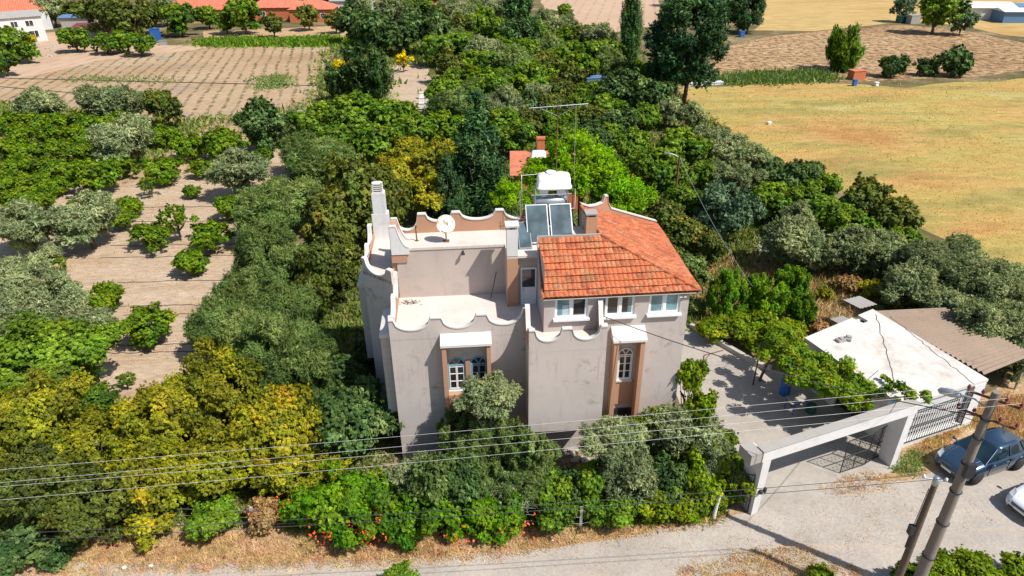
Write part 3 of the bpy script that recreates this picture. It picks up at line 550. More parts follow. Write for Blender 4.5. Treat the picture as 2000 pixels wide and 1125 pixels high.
# ---------------------------------------------------------------- garage, gateway, yard
def root(name, loc, label, cat, group=None, rz=0): return tag(empty(name, loc, rz), label, cat, group)
GA, GB, GC, GD = (24.4,28.35), (18.95,26.25), (16.5,32.4), (21.8,35.5)
t = root('garage', (20.4,30.6,0), 'low white flat-roofed garage with cracks across its limewashed roof beside the gateway', 'garage'); t_off = Vector((20.4,30.6,0))
def lp_(pts): return [(p[0]-t_off.x, p[1]-t_off.y) for p in pts]
def inset(pts, d):
    c = Vector((sum(p[0] for p in pts)/len(pts), sum(p[1] for p in pts)/len(pts))); return [tuple(c+(Vector(p)-c)*(1-d/(Vector(p)-c).length)) for p in pts]
rp_ = lp_([GA, GB, GC, (20.1,34.5), (20.5,33.9), (20.9,34.1), (20.6,34.8), GD]); mb = MB(); mb.prism(rp_, 2.75, 2.92)
cm, N_, L_, P_ = newmat('limewash_roof'); v_ = coords(N_, L_); n1 = noise(N_, L_, v_, .5, 6, .65); r1 = ramp(N_, [(.3, (.46,.39,.33)), (.45, (.61,.57,.52)), (.7, (.64,.61,.575))]); L_.new(n1.outputs[0], r1.inputs[0])
n2 = noise(N_, L_, v_, 5, 6, .7); r2 = ramp(N_, [(.35, (.86,)*3), (.65, (1.03,)*3)]); L_.new(n2.outputs[0], r2.inputs[0]); L_.new(mixc(N_, L_, 1.0, r1.outputs[0], r2.outputs[0], 'MULTIPLY'), P_.inputs['Base Color']); P_.inputs['Roughness'].default_value = .9; M['lime'] = cm
part(mb, 'roof', 'lime', t)
rnd = random.Random(4); ck = MB()
for a, b in (((1.3,4.3),(-1.0,-2.6)),((2.0,4.1),(3.0,-2.6))):
    a, b = Vector(a), Vector(b); pts = [a.lerp(b, k/22)+Vector((rnd.uniform(-.07,.07), rnd.uniform(-.07,.07))) for k in range(23)]
    for p, q in zip(pts[:-1], pts[1:]):
        n = Vector((q.y-p.y, p.x-q.x)).normalized()*.022; ck.add([(p.x-n.x,p.y-n.y,2.924),(p.x+n.x,p.y+n.y,2.924),(q.x+n.x,q.y+n.y,2.924),(q.x-n.x,q.y-n.y,2.924)], [(0,1,2,3)])
part(ck, 'roof_crack', 'irondark', t)['kind'] = 'stuff'
wl = inset([GA, GB, GC, GD], .28); wl = lp_(wl); A_, B_, C_, D_ = wl
mb = MB()
def wallseg(mb, a, b, z0, z1, th=.15):
    a, b = Vector(a), Vector(b); n = Vector((-(b-a).y, (b-a).x)).normalized()*th/2
    mb.prism([a-n, b-n, b+n, a+n], z0, z1)
bk = Vector(A_).lerp(Vector(B_), .5)
inn = (Vector(GC)-Vector(GB)).normalized()*1.5
# front wall set back behind the railing, side walls, left wall with an opening
fa, fb_ = Vector(A_)+inn*.04, Vector(B_)+inn*.04
wallseg(mb, fa, fb_, 0, 2.75); wallseg(mb, A_, D_, 0, 2.75); wallseg(mb, D_, C_, 0, 2.75)
q1 = Vector(C_).lerp(Vector(B_), .42); q2 = Vector(C_).lerp(Vector(B_), .75)
wallseg(mb, C_, q1, 0, 2.75); wallseg(mb, q2, B_, 0, 2.75); wallseg(mb, q1, q2, 2.2, 2.75); part(mb, 'wall', 'whitewash', t)
mb = MB(); e = (q2-q1); m_ = inn.normalized(); mb.prism([q1+Vector((.3,.1)), q2+Vector((.3,.1)), q2+Vector((.4,.1)), q1+Vector((.4,.1))], 0, 2.2); part(mb, 'doorway_shade', 'irondark', t)  # dark panel inside the opening stands in for the shade of the garage interior
mb = MB(); rnd = random.Random(8)
for k in range(3): mb = MB(); mb.box(-.28,.22,-.2,.2,0,.14,Matrix.Translation((-1.9+.45*k+rnd.uniform(-.1,.1), 2.0+rnd.uniform(-.2,.2), 2.925)) @ Matrix.Rotation(rnd.uniform(0,3), 4, 'Z')); 
# loose concrete blocks on the garage roof
for k, (x, y, a, l) in enumerate(((18.35,32.0,.3,'left dark-grey loose block lying on the white garage roof'),(18.85,32.15,1.0,'right grey loose block lying on the white garage roof'))):
    mb = MB(); mb.box(-.25,.25,-.17,.17,0,.16); mb.box(-.1,.16,-.14,.12,.16,.23); o = part(mb, 'concrete_block', 'concrete', None, bevel=.02); o.location = (x,y,2.925); o.rotation_euler = (0,0,a); tag(o, l, 'block', 'loose blocks on the garage roof')
# iron railing across the garage front
t = root('iron_railing', (*GB, 0), 'black iron railing with close upright bars across the front of the white garage', 'railing')
def railing(t, a, b, z0, z1, nb, mid=True, mat='irondark', r=.022, name='frame'):
    a, b = Vector(a), Vector(b); f = MB()
    for z in (z0, z1): f.tube([(*a, z), (*b, z)], .03, 6)
    if mid: f.tube([(*a, (z0+z1)/2), (*b, (z0+z1)/2)], .03, 6)
    for e_ in (a, b): f.tube([(*e_, z0-.1), (*e_, z1+.05)], .035, 6)
    part(f, name, mat, t)
    for k in range(1, nb):
        p = a.lerp(b, k/nb); q = MB(); q.tube([(*p, z0), (*p, z1)], r, 5); q.box(p.x-.028,p.x+.028,p.y-.028,p.y+.028,z0+(z1-z0)*.28,z0+(z1-z0)*.31); q.box(p.x-.028,p.x+.028,p.y-.028,p.y+.028,z0+(z1-z0)*.73,z0+(z1-z0)*.76); part(q, 'bar', mat, t)
d_ = Vector(GA)-Vector(GB)
railing(t, Vector(B_)-Vector(B_)+d_*.02+Vector((.12,-.12)), d_*.80+Vector((.12,-.12)), .45, 2.45, 26, r=.014)
mb = MB(); wallseg(mb, Vector((.1,.1)), d_*.96+Vector((.05,.1)), 0, .33, .25); wallseg(mb, d_*.82+Vector((.1,.1)), d_*.98+Vector((0,.1)), .33, 2.74, .22); part(mb, 'plinth', 'whitewash', t)
# lean-to of corrugated cement sheets behind the garage
t = root('corrugated_leanto', (23.5,34.0,0), 'brownish corrugated cement roof of a lean-to behind the white garage', 'shed')
P0, P1, P2, P3 = map(Vector, ((22.0,36.0,2.45),(24.7,29.0,2.75),(28.8,31.2,2.45),(27.0,36.6,2.3)))
e1 = (P1-P0); e1n = e1.normalized(); mb = MB(); nw = 300; vs = []
for side in range(2):
    for k in range(nw+1):
        s = k/nw; a = P0.lerp(P1, s); b = P3.lerp(P2, s); z = .06*math.sin(s*e1.length/.30*2*math.pi); p = (a if side == 0 else b); vs.append(Vector((p.x-23.5, p.y-34.0, p.z+z)))
mb.add(vs, [(k, k+1, nw+2+k, nw+1+k) for k in range(nw)], True); o = part(mb, 'roof_sheet', 'asbestos', t)
mb = MB(); sh = [(p.x-23.5, p.y-34.0) for p in (P0, P1, P2, P3)]; c_ = [(x*.97, y*.97) for x, y in sh]
for a, b in ((c_[0],c_[1]),(c_[3],c_[0])): wallseg(mb, a, b, 0, 2.2, .12)
for q in c_[1:3]: mb.tube([(q[0],q[1],0),(q[0],q[1],2.3)], .06, 6)
part(mb, 'wall', 'concrete', t)
for k, (x, y, s, l) in enumerate(((20.35,34.6,1,'dark corrugated scrap sheet at the notch of the garage roof'),(22.3,36.6,1.4,'grey corrugated scrap sheet behind the far corner of the garage'))):
    mb = MB(); n = 24; mb.add([(s*(j/n)*1.2, q*s*.9, .03*math.sin(j*1.3)) for q in (0,1) for j in range(n+1)], [(j, j+1, n+2+j, n+1+j) for j in range(n)]); o = part(mb, 'scrap_sheet', 'concrete', None); o.location = (x-.6,y,2.3); o.rotation_euler = (0,.1,.5); tag(o, l, 'metal sheet')
# gateway
GL, GR = Vector((10.85,22.35)), Vector((18.62,25.35)); gd = (GR-GL).normalized(); gn = Vector((-gd.y, gd.x)); ga = math.atan2(gd.y, gd.x)
t = root('gateway', (GL.x, GL.y, 0), 'white concrete gateway of two tapered posts and one long beam at the lane', 'gateway', rz=ga)
W_ = (GR-GL).length
def post(x, s):
    mb = MB(); w0, w1, d0, d1 = .17, .22, .55, .95
    vs = [(x-w0,-.15,0),(x+w0,-.15,0),(x+w0,d0,0),(x-w0,d0,0),(x-w1,-.22,3.298),(x+w1,-.22,3.298),(x+w1,d1,3.298),(x-w1,d1,3.298)]
    mb.add(vs, [(0,3,2,1),(4,5,6,7),(0,1,5,4),(1,2,6,5),(2,3,7,6),(3,0,4,7)]); return mb
part(post(0, 1), 'post', 'whitewash', t); part(post(W_, 1), 'post', 'whitewash', t)
mb = MB(); mb.box(-.3,W_+.28,-.24,.16,3.30,3.86); o = part(mb, 'beam', 'whitewash', t)
mb = MB(); mb.box(-.32,W_+.30,-.26,.19,3.862,3.90); mb.box(-.9,-.305,-.2,.6,3.3,3.84); part(mb, 'capping', 'concrete', o)
mb = MB(); mb.box(.19,.30,-.27,-.16,1.35,1.62); mb.lathe([(0,.1),(.09,.08),(.1,-.08),(0,-.1)], (.0,-.24,1.5), 10); part(mb, 'lamp', 'irondark', t)
def leaf_gate(parent, a, b, z0, z1):
    a, b = Vector(a), Vector(b); f = MB()
    for z in (z0, (z0+z1)/2, z1): f.tube([(*a,z),(*b,z)], .028, 6)
    for p in (a, b, a.lerp(b,.5)): f.tube([(*p,z0),(*p,z1)], .028, 6)
    o = part(f, 'gate_leaf', 'irondark', parent); g = MB(); n = int((b-a).length/.11)
    for k in range(1, n):
        p = a.lerp(b, k/n); g.tube([(*p,z0),(*p,z1)], .012, 4)
    for k in range(0, n, 2):
        for zc in (z0+.5, z1-.5):
            p, q = a.lerp(b, k/n), a.lerp(b, min(1,(k+1)/n))
            for s in range(8):
                u0, u1 = s*math.pi/4, (s+1)*math.pi/4; m0 = p.lerp(q, .5+.6*math.cos(u0)); m1 = p.lerp(q, .5+.6*math.cos(u1)); g.tube([(*m0, zc+.16*math.sin(u0)),(*m1, zc+.16*math.sin(u1))], .012, 4, False)
    part(g, 'grille', 'irondark', o)
GI = root('iron_gate', (0,0,0), 'black wrought-iron gate standing open beside the right gateway post', 'gate')
g0 = G(1640,925); g1 = G(1688,909); g2 = G(1722,888)
leaf_gate(GI, g0.xy, g1.xy, .08, 2.05); leaf_gate(GI, (g1+Vector((.05,.05,0))).xy, g2.xy, .08, 2.05)
t = root('side_gate', (0,0,0), 'narrow black iron side gate left of the left gateway post', 'gate'); leaf_gate(t, (10.62,22.3), (9.75,22.6), .08, 2.3)
# yard clutter
def drum(loc, r, h, mat, label, cat='barrel', group=None):
    mb = MB(); mb.lathe([(0,0),(r*.92,0),(r,h*.05),(r*.96,h*.3),(r,h*.33),(r*.96,h*.36),(r*.96,h*.62),(r,h*.66),(r*.96,h*.7),(r,h*.95),(r*.9,h),(r*.85,h*.97),(0,h*.97)], n=16); o = part(mb, 'barrel', mat, None); o.location = loc; tag(o, label, cat, group)
p = G(1531,770); drum((p.x,p.y,.024), .3, .95, 'bluepl', 'blue plastic barrel by the garage wall under the vine')
p = G(1583,805); drum((p.x,p.y,.024), .26, .5, 'greenpl', 'small dark green tub on the yard by the garage door', 'tub')
p = G(1552,800); t = root('work_table', (p.x,p.y,.024), 'blue-legged work table in the shaded yard by the barrel', 'table', rz=.4)
mb = MB(); mb.box(-.5,.5,-.35,.35,.74,.79); part(mb, 'table_top', 'concrete', t)
for x in (-.44,.44):
    for y in (-.3,.3): mb = MB(); mb.tube([(x,y,0),(x,y,.74)], .03, 6); part(mb, 'leg', 'bluepl', t)
mb = MB(); mb.box(-.4,.4,-.03,.03,.3,.36); part(mb, 'stretcher', 'bluepl', t)
t = root('stone_kerb', (0,0,0), 'long pale stone kerb along the right edge of the yard', 'kerb'); mb = MB(); wallseg(mb, (11.75,38.2), (14.6,33.9), 0, .32, .28); wallseg(mb, (14.6,33.9), (15.4,33.3), 0, .30, .28); part(mb, 'kerb_stones', 'stone', t)
t = root('clothes_frame', (0,0,0), 'brown iron pipe frame standing in the yard right of the house', 'clothes frame')
p = G(1366,753); q = G(1440,745); mb = MB(); mb.tube([(p.x,p.y,0),(p.x,p.y,2.1)], .035, 6); part(mb, 'upright', 'rust', t); mb = MB(); mb.tube([(p.x,p.y,2.1),(p.x+1.2,p.y+.5,2.1)], .03, 6); mb.tube([(p.x,p.y,1.7),(p.x+.4,p.y+.17,2.1)], .02, 6); part(mb, 'arm', 'rust', t)
# big vine's trellis wires over the yard
t = root('vine_trellis', (0,0,0), 'thin dark wire trellis carrying the vine between garage and yard', 'trellis'); mb = MB()
for k in range(6):
    a = Vector((13.9,31.9,2.95)).lerp(Vector((18.7,27.0,2.95)), k/5); mb.tube([a, a+Vector((1.4,1.2,0))], .012, 4)
mb.tube([(13.9,31.9,2.95),(18.6,27.2,2.95)], .02, 5); mb.tube([(13.9,31.9,0),(13.9,31.9,2.95)], .04, 6); part(mb, 'trellis_wires', 'irondark', t)
# ---------------------------------------------------------------- poles and wires
PB = Vector((15.97,18.05,0))
t = root('utility_pole', PB, 'thick tapered concrete utility pole with cross-arms and insulators by the blue car', 'utility pole')
mb = MB(); mb.tube([(0,0,0),(0,0,5),(0,0,10.05)], [.23,.18,.125], 16); part(mb, 'shaft', 'polecon', t)
for z in (2.2,4.0,5.6,6.9,8.1,8.9): mb = MB(); mb.lathe([(.14+.0105*(10-z),0),(.165+.0105*(10-z),.01),(.165+.0105*(10-z),.06),(.14+.0105*(10-z),.07)], (0,0,z), 16); part(mb, 'band', 'irondark', t)
la = MB(); AX = Vector((.75,-.66,0)).normalized()   # cross-arms across the line of the wires
ARM = []
for z, hw_ in ((9.75,.75),(8.95,.85)):
    mb = MB(); mb.tube([AX*-hw_+Vector((0,0,z)), AX*hw_+Vector((0,0,z))], .045, 6); o = part(mb, 'cross_arm', 'rust', t)
    for s in (-1,-.45,.45,1):
        p = AX*hw_*s+Vector((0,0,z)); mb = MB(); mb.tube([p, p+Vector((0,0,.1))], .015, 5); mb.lathe([(0,.08),(.05,.1),(.06,.14),(.035,.16),(.055,.19),(.03,.24),(0,.25)], p, 10); part(mb, 'insulator', 'maroon', o); ARM.append(PB+p+Vector((0,0,.22)))
mb = MB(); mb.tube([(0,0,9.3),(-.35,.35,9.5),(-.75,.75,9.45)], .03, 6); o = part(mb, 'lamp_arm', 'metalgrey', t)
mb = MB(); mb.lathe([(0,-.42),(.10,-.36),(.15,-.1),(.12,.25),(0,.34)], n=14, T=Matrix.Translation((-.92,.85,9.40)) @ Matrix.Rotation(R(-100), 4, Vector((.7,.7,0)))); part(mb, 'lamp_head', 'metalgrey', o)
mb = MB(); mb.box(-.16,.16,-.3,-.14,6.5,7.1); part(mb, 'fuse_box', 'irondark', t)
P2_ = Vector((14.56,17.37,0)); t = root('stub_pole', P2_, 'thinner dark wooden pole with a small bracket, left of the thick concrete pole', 'utility pole')
mb = MB(); mb.tube([(0,0,0),(0,0,3.5),(.0,0,6.6)], [.15,.13,.10], 12); part(mb, 'shaft', 'woodpole', t); mb = MB(); mb.lathe([(.0,0),(.11,.0),(.12,.32),(0,.34)], (0,0,6.6), 12); o = part(mb, 'pole_cap', 'metalgrey', t)
mb = MB(); mb.tube([(-.45,.1,6.85),(.3,-.1,6.85)], .03, 6); part(mb, 'bracket', 'metalgrey', t)
for x in (-.42,.25): mb = MB(); mb.lathe([(0,0),(.05,.02),(.05,.1),(0,.14)], (x,.09 if x < 0 else -.09,6.87), 8); part(mb, 'insulator', 'whitepaint', t)
mb = MB(); mb.tube([(-.14,.02,6.4),(-.17,.02,4.6)], .014, 5); mb.box(-.3,-.12,-.08,.1,4.2,4.6); mb.tube([(-.19,.0,4.2),(-.19,0,3.5)], .03, 6); part(mb, 'meter_box', 'irondark', t)
def wire(name, a, b, sag, r, mat, label, group=None, cat='cable'):
    a, b = Vector(a), Vector(b); pts = [a.lerp(b, k/24)-Vector((0,0,4*sag*(k/24)*(1-k/24))) for k in range(25)]
    mb = MB(); mb.tube(pts, r, 5); o = part(mb, name, mat, None); tag(o, label, cat, group); return o
def far_end(p, pxy, z):   # continue the straight line through p and a sighted point to the next pole, out of view
    q = G(*pxy, z); d = (q-p); return p+d*1.35
gw_ = 'overhead wires along the lane'
for k, (ai, y, lab) in enumerate(((0,913,'highest and farthest pale overhead wire crossing in front of the house'),(1,938,'second pale overhead wire from the top, crossing the front garden'),(2,946,'third pale overhead wire from the top, close below the second'),(3,972,'lowest of the four bright pale wires, nearest the road on the high cross-arm'))):
    a = ARM[(0,1,2,3)[k]]; wire('overhead_wire', a, far_end(a, (0,y), 9.0), .12, .0048, 'wire', lab, gw_)
for k, (y, lab) in enumerate(((1028,'upper thin dark wire low over the hedge from the stub pole'),(1042,'lower thin dark wire low over the hedge from the stub pole'))):
    a = P2_+Vector((-.42+.67*k,.09-.18*k,6.98)); wire('overhead_wire', a, far_end(a, (0,y), 6.2), .45, .011, 'wiredark', lab, 'thin wires from the stub pole')
a = hw(9.67,-.05,7.97); wire('service_cable', a, PB+AX*-.3+Vector((0,0,8.9)), .45, .02, 'wiredark', 'dark service cable from the house front up to the concrete pole')
wire('service_cable', PB+Vector((-.1,.1,8.7)), (19.0,26.6,3.9), .2, .013, 'wiredark', 'thin cable dropping from the concrete pole to the garage corner')
# pole in the garden behind the house with its own cable
p = G(1312,440); t = root('wooden_lamp_pole', p, 'reddish wooden pole with a small lamp arm among the trees right of the tiled roof', 'pole')
mb = MB(); mb.tube([(0,0,0),(0,0,6.3)], [.12,.08], 8); part(mb, 'shaft', 'rust', t); mb = MB(); mb.tube([(0,0,6.1),(-.5,0,6.4),(-1.0,0,6.5)], .04, 6); mb.box(-1.3,-.8,-.08,.08,6.46,6.56); part(mb, 'lamp_arm', 'metalgrey', t)
wire('service_cable', p+Vector((0,0,6.2)), G(1470,560,1.5), .5, .018, 'metalgrey', 'pale cable sloping down from the reddish wooden pole into the right-hand garden')
# low fence along the lane
t = root('wire_fence', (0,0,0), 'sagging wire fence on concrete posts between hedge and lane', 'fence')
fp = [(-19.5,21.9),(-15.5,21.4),(-11.5,21.2),(-7.5,21.2),(-4.3,21.2),(-.6,21.35),(2.9,21.55),(6.1,22.0),(9.2,22.4)]
fp = [(x, y+.4) for x, y in fp]; fp[6] = (2.95, 21.45)
for x, y in fp: mb = MB(); mb.prism([(x-.06,y-.06),(x+.06,y-.06),(x+.06,y+.06),(x-.06,y+.06)], 0, 1.35); part(mb, 'post', 'concrete', t)
for z in (.4,.8,1.2):
    mb = MB(); mb.tube([(x, y-.065, z) for x, y in fp], .009, 4); part(mb, 'strand', 'metalgrey', t)
mb = MB(); mb.tube([(0,0,0),(.05,0,.9),(.14,.02,1.5)], [.10,.08,.06], 8); o = part(mb, 'white_post', 'whitewash', None); o.location = (9.0,22.0,0); tag(o, 'leaning white-painted post at the end of the hedge left of the gateway', 'post')
# rubble heap in the front garden, litter
mb = MB(); rnd = random.Random(12)
for k in range(26):
    x, y, s = rnd.gauss(0,.55), rnd.gauss(0,.5), rnd.uniform(.06,.2); mb.box(-s,s,-s*.8,s*.8,-s*.5,s*.5, Matrix.Translation((x,y,s*.4)) @ Matrix.Rotation(rnd.uniform(0,3), 4, 'Z') @ Matrix.Rotation(rnd.uniform(-.4,.4), 4, 'X'))
o = part(mb, 'rubble', 'stone', None); o.location = G(1128,895); tag(o, 'pale rubble and stones heaped under the projecting bay in front of the house', 'rubble', kind='stuff')
mb = MB(); mb.lathe([(0,0),(.25,.02),(.3,.3),(.34,.32),(.3,.33),(.24,.06),(0,.05)], n=14); o = part(mb, 'basin', 'greenpl', None); o.location = G(1128,862)+Vector((0,0,.05)); tag(o, 'green basin lying under the projecting bay by the rubble', 'basin')
for k, (px, py, mt, lab) in enumerate(((295,1107,'whitepaint','white litter scrap on the dry verge, second from the left'),(243,1110,'whitepaint','white litter scrap on the dry verge, leftmost of all'),(440,1090,'maroon','pinkish litter scrap on the dry verge below the brown bush'),(1078,1057,'metalgrey','pale stone-like lump on the verge below the hedge middle'))):
    mb = MB(); mb.lathe([(0,0),(.12,.01),(.1,.07),(.03,.1),(0,.09)], n=7); o = part(mb, 'litter', mt, None); o.location = G(px, py)+Vector((0,0,.02)); o.scale = (1,.7,1); tag(o, lab, 'litter')
# teal skip at the lower edge
t = root('skip', (-9.9,16.7,0), 'teal-ended dark metal skip just entering at the bottom edge of the picture', 'skip')
mb = MB(); mb.prism([(-2.0,-.9),(.5,-.9),(.5,.9),(-2.0,.9)], .3, 1.25); part(mb, 'body', 'irondark', t); mb = MB(); mb.prism([(.52,-.9),(.62,-.9),(.62,.9),(.52,.9)], [.3]*4, [1.3,1.3,1.75,1.75]); part(mb, 'end_panel', 'teal', t)
for x in (-1.6,.1):
    mb = MB(); mb.tube([(x,-.8,.17),(x,.8,.17)], .17, 12); part(mb, 'roller', 'rubber', t)
# ---------------------------------------------------------------- cars
def car(loc, rz, paint, label, z=.02):
    t = root('parked_car', (*loc, z), label, 'car', rz=rz)       # local +x = towards the rear, origin under the middle
    L0 = -2.18
    st = [(0.0,.30,.58,.50),(.06,.24,.66,.68),(.22,.20,.74,.80),(.5,.18,.82,.87),(.95,.17,.91,.90),(1.3,.17,.97,.91),(1.9,.17,.99,.91),(2.6,.17,1.0,.91),(3.3,.17,1.02,.91),(3.8,.18,1.03,.88),(4.1,.22,1.01,.83),(4.28,.28,.92,.76),(4.36,.38,.70,.68)]
    mb = MB(); vs = []; m = 14
    for x, zb, zt, h in st:
        X = L0+x; zm = zb+(zt-zb)*.5
        vs += [(X,-h*.86,zb),(X,-h*.97,zb+.08),(X,-h,zm-.08),(X,-h*.985,zm+.08),(X,-h*.96,zt-.13),(X,-h*.90,zt-.03),(X,-h*.6,zt+.01),(X,h*.6,zt+.01),(X,h*.90,zt-.03),(X,h*.96,zt-.13),(X,h*.985,zm+.08),(X,h,zm-.08),(X,h*.97,zb+.08),(X,h*.86,zb)]
    n = len(st); fs = [(i*m+k, i*m+(k+1) % m, (i+1)*m+(k+1) % m, (i+1)*m+k) for i in range(n-1) for k in range(m)]+[tuple(range(m))[::-1], tuple(range((n-1)*m, n*m))]
    mb.add(vs, fs, True); b = part(mb, 'body', paint, t)
    gb = [(-.95,.80),(2.08,.70)]
    base = [(L0+1.22,-.80,.95),(L0+2.0,-.83,.985),(L0+3.4,-.80,1.01),(L0+4.2,-.62,1.0),(L0+4.2,.62,1.0),(L0+3.4,.80,1.01),(L0+2.0,.83,.985),(L0+1.22,.80,.95)]
    top = [(L0+2.05,-.56,1.41),(L0+2.35,-.60,1.44),(L0+3.3,-.58,1.43),(L0+3.8,-.48,1.36),(L0+3.8,.48,1.36),(L0+3.3,.58,1.43),(L0+2.35,.60,1.44),(L0+2.05,.56,1.41)]
    mb = MB(); mb.add(base+top, [(k, (k+1) % 8, (k+1) % 8+8, k+8) for k in range(8)]); part(mb, 'windows', 'carglass', t)
    mb = MB(); up = [(x, y, z+.012) for x, y, z in top]; mid = [(x*1+(.02 if x < 0 else 0), y*.7, z+.045) for x, y, z in top]; 
    mb.add([(x, y*1.03, z-.02) for x, y, z in top]+up+mid, [(k, (k+1) % 8, (k+1) % 8+8, k+8) for k in range(8)]+[(8+k, 8+(k+1) % 8, (k+1) % 8+16, k+16) for k in range(8)]+[tuple(range(16,24))], True); part(mb, 'roof', paint, t)
    mb = MB()
    for s in (-1, 1):
        for (a, c) in (((L0+1.22,.80,.95),(L0+2.05,.56,1.41)),((L0+2.72,.83,1.0),(L0+2.78,.60,1.44)),((L0+3.75,.73,1.01),(L0+3.55,.53,1.41)),((L0+4.2,.62,1.0),(L0+3.8,.48,1.36))):
            mb.tube([(a[0],a[1]*s,a[2]),(c[0],c[1]*s,c[2])], .035, 6)
        mb.tube([(x, y*-s*1.01 if False else (abs(y)*s*1.01), z) for x, y, z in base[:4]], .022, 6)
    part(mb, 'pillars', paint, t)
    for s in (-1, 1):
        for x in (L0+.85, L0+3.5):
            T = Matrix.Translation((x, s*.815, .325)) @ Matrix.Rotation(R(90), 4, 'X')
            mb = MB(); mb.lathe([(.2,-.11),(.30,-.11),(.325,-.08),(.325,.08),(.30,.11),(.2,.11)], n=24, T=T); w_ = part(mb, 'wheel', 'rubber', t)
            mb = MB(); mb.lathe([(0,-.07),(.21,-.07),(.21,.07),(0,.07)], n=20, T=T)
            for k in range(5):
                a = k*2*math.pi/5; mb.box(.03,.20,-.022,.022,-.085,.085, T @ Matrix.Rotation(a, 4, 'Z'))
            part(mb, 'rim', 'chrome' if paint == 'carwhite' else 'metalgrey', w_)
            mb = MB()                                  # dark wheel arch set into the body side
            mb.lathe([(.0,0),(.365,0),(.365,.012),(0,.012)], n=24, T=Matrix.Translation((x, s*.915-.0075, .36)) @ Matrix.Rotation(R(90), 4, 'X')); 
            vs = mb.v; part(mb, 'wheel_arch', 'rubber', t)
        mb = MB(); mb.prism([(L0+.10,s*.50),(L0+.20,s*.76),(L0+.62,s*.84),(L0+.45,s*.62)], [.60,.60,.66,.66], [.70,.735,.84,.82]); part(mb, 'headlight', 'headlamp', t)
        mb = MB(); mb.box(L0+4.2,L0+4.345,min(s*.42,s*.72),max(s*.42,s*.72),.80,.92); part(mb, 'tail_light', 'redlamp', t)
        mb = MB(); mb.lathe([(0,-.09),(.07,-.07),(.08,0),(.05,.08),(0,.09)], n=10, T=Matrix.Translation((L0+1.45,s*1.0,1.02)) @ Matrix.Rotation(R(90), 4, 'X')); mb.tube([(L0+1.45,s*.85,.98),(L0+1.45,s*.97,1.0)], .025, 6); part(mb, 'mirror', paint, t)
        for x in (L0+2.45, L0+3.3): mb = MB(); mb.box(x,x+.18,min(s*.895,s*.935),max(s*.895,s*.935),.82,.85); part(mb, 'door_handle', 'chrome', t)
        mb = MB(); 
        for x in (L0+1.5, L0+2.72, L0+3.6): mb.box(x-.006,x+.006,min(s*.88,s*.918),max(s*.88,s*.918),.32,.93)
        part(mb, 'door_seams', 'irondark', t)
    mb = MB(); mb.box(L0-.015,L0+.05,-.42,.42,.46,.60); mb.box(L0-.02,L0+.05,-.5,.5,.28,.38); part(mb, 'grille', 'irondark', t)
    mb = MB(); mb.tube([(L0-.02,-.42,.535),(L0-.03,0,.53),(L0-.02,.42,.535)], .016, 6); part(mb, 'grille_bar', 'chrome', t)
    mb = MB(); mb.box(L0-.03,L0-.015,-.26,.26,.39,.48); part(mb, 'number_plate', 'whitepaint', t)
    for s in (-1, 1): mb = MB(); mb.tube([(L0+1.2,s*.55,.965),(L0+.7,s*.5,.885),(L0+.3,s*.42,.79)], .012, 5); part(mb, 'bonnet_crease', paint, t)
    t.scale = (1.05, 1.05, 1.05); return t
car((22.95,25.3), R(20), 'carblue', 'blue-grey metallic hatchback parked beside the garage railing')
car((24.75,22.55), R(18), 'carwhite', 'white car parked at the right edge, only its front in view')
# ---------------------------------------------------------------- far buildings
def gable_house(name, p, w_, d_, h, rh, rz, wallm, roofm, label, wins=(), hip=True, cat='house', ov=.4):
    t = root(name, p, label, cat, rz=rz); mb = MB(); mb.prism([(-w_/2,-d_/2),(w_/2,-d_/2),(w_/2,d_/2),(-w_/2,d_/2)], 0, h); part(mb, 'wall', wallm, t)
    a, b = w_/2+ov, d_/2+ov; i = min(a, b)*.9 if hip else 0; mb = MB()
    vs = [(-a,-b,h),(a,-b,h),(a,b,h),(-a,b,h),(-a+i,0,h+rh),(a-i,0,h+rh)]; mb.add(vs, [(0,1,5,4),(1,2,5),(2,3,4,5),(3,0,4),(0,3,2,1)]); r = part(mb, 'roof', roofm, t)
    mb = MB(); n = int(2*a/.5)
    for k in range(n+1):
        x = -a+k*2*a/n; f = max(0, min(1, (x+a)/i if x < 0 else (a-x)/i)) if i else 1
        mb.tube([(x,-b,h+.03),(x,-b*(1-f),h+rh*f+.03)], .05, 4, False)
    if hip and w_ > 20: part(mb, 'roof_ribs', roofm, r)
    for x, z, ww, hh in wins: 
        mb = MB(); mb.box(x-ww/2,x+ww/2,-d_/2-.05,-d_/2-.003,z,z+hh); o = part(mb, 'window', 'whitepaint', t); mb = MB(); mb.box(x-ww/2+.1,x-.04,-d_/2-.06,-d_/2-.052,z+.1,z+hh-.1); mb.box(x+.04,x+ww/2-.1,-d_/2-.06,-d_/2-.052,z+.1,z+hh-.1); part(mb, 'pane', 'glassdark', o)
    return t
t = gable_house('farmhouse', (-110,163,0), 8, 12, 5.2, .8, R(38), 'whitewash', 'concrete', 'white two-storey farmhouse with a grey lean roof at the upper left corner', [(-2.4,.9,1.3,1.3),(1.9,.9,1.6,1.5),(-1.3,3.2,1.4,1.3),(1.5,3.2,1.6,1.3)], False)
gable_house('red_roof_house', (-126,178,0), 24, 13, 4.6, 3.0, R(30), 'whitewash', 'farroof', 'wide red-roofed house behind the white farmhouse at the upper left corner')
gable_house('open_shed', (-92,166,0), 12, 7, 2.6, .5, R(8), 'concrete', 'maroon', 'dark maroon low shed roof beside the white farmhouse', cat='shed', hip=False)
gable_house('blue_leanto', (-101,172,0), 7, 6, 3.8, .4, R(8), 'concrete', 'tarblue', 'small blue-grey roof right behind the white farmhouse', cat='shed', hip=False)
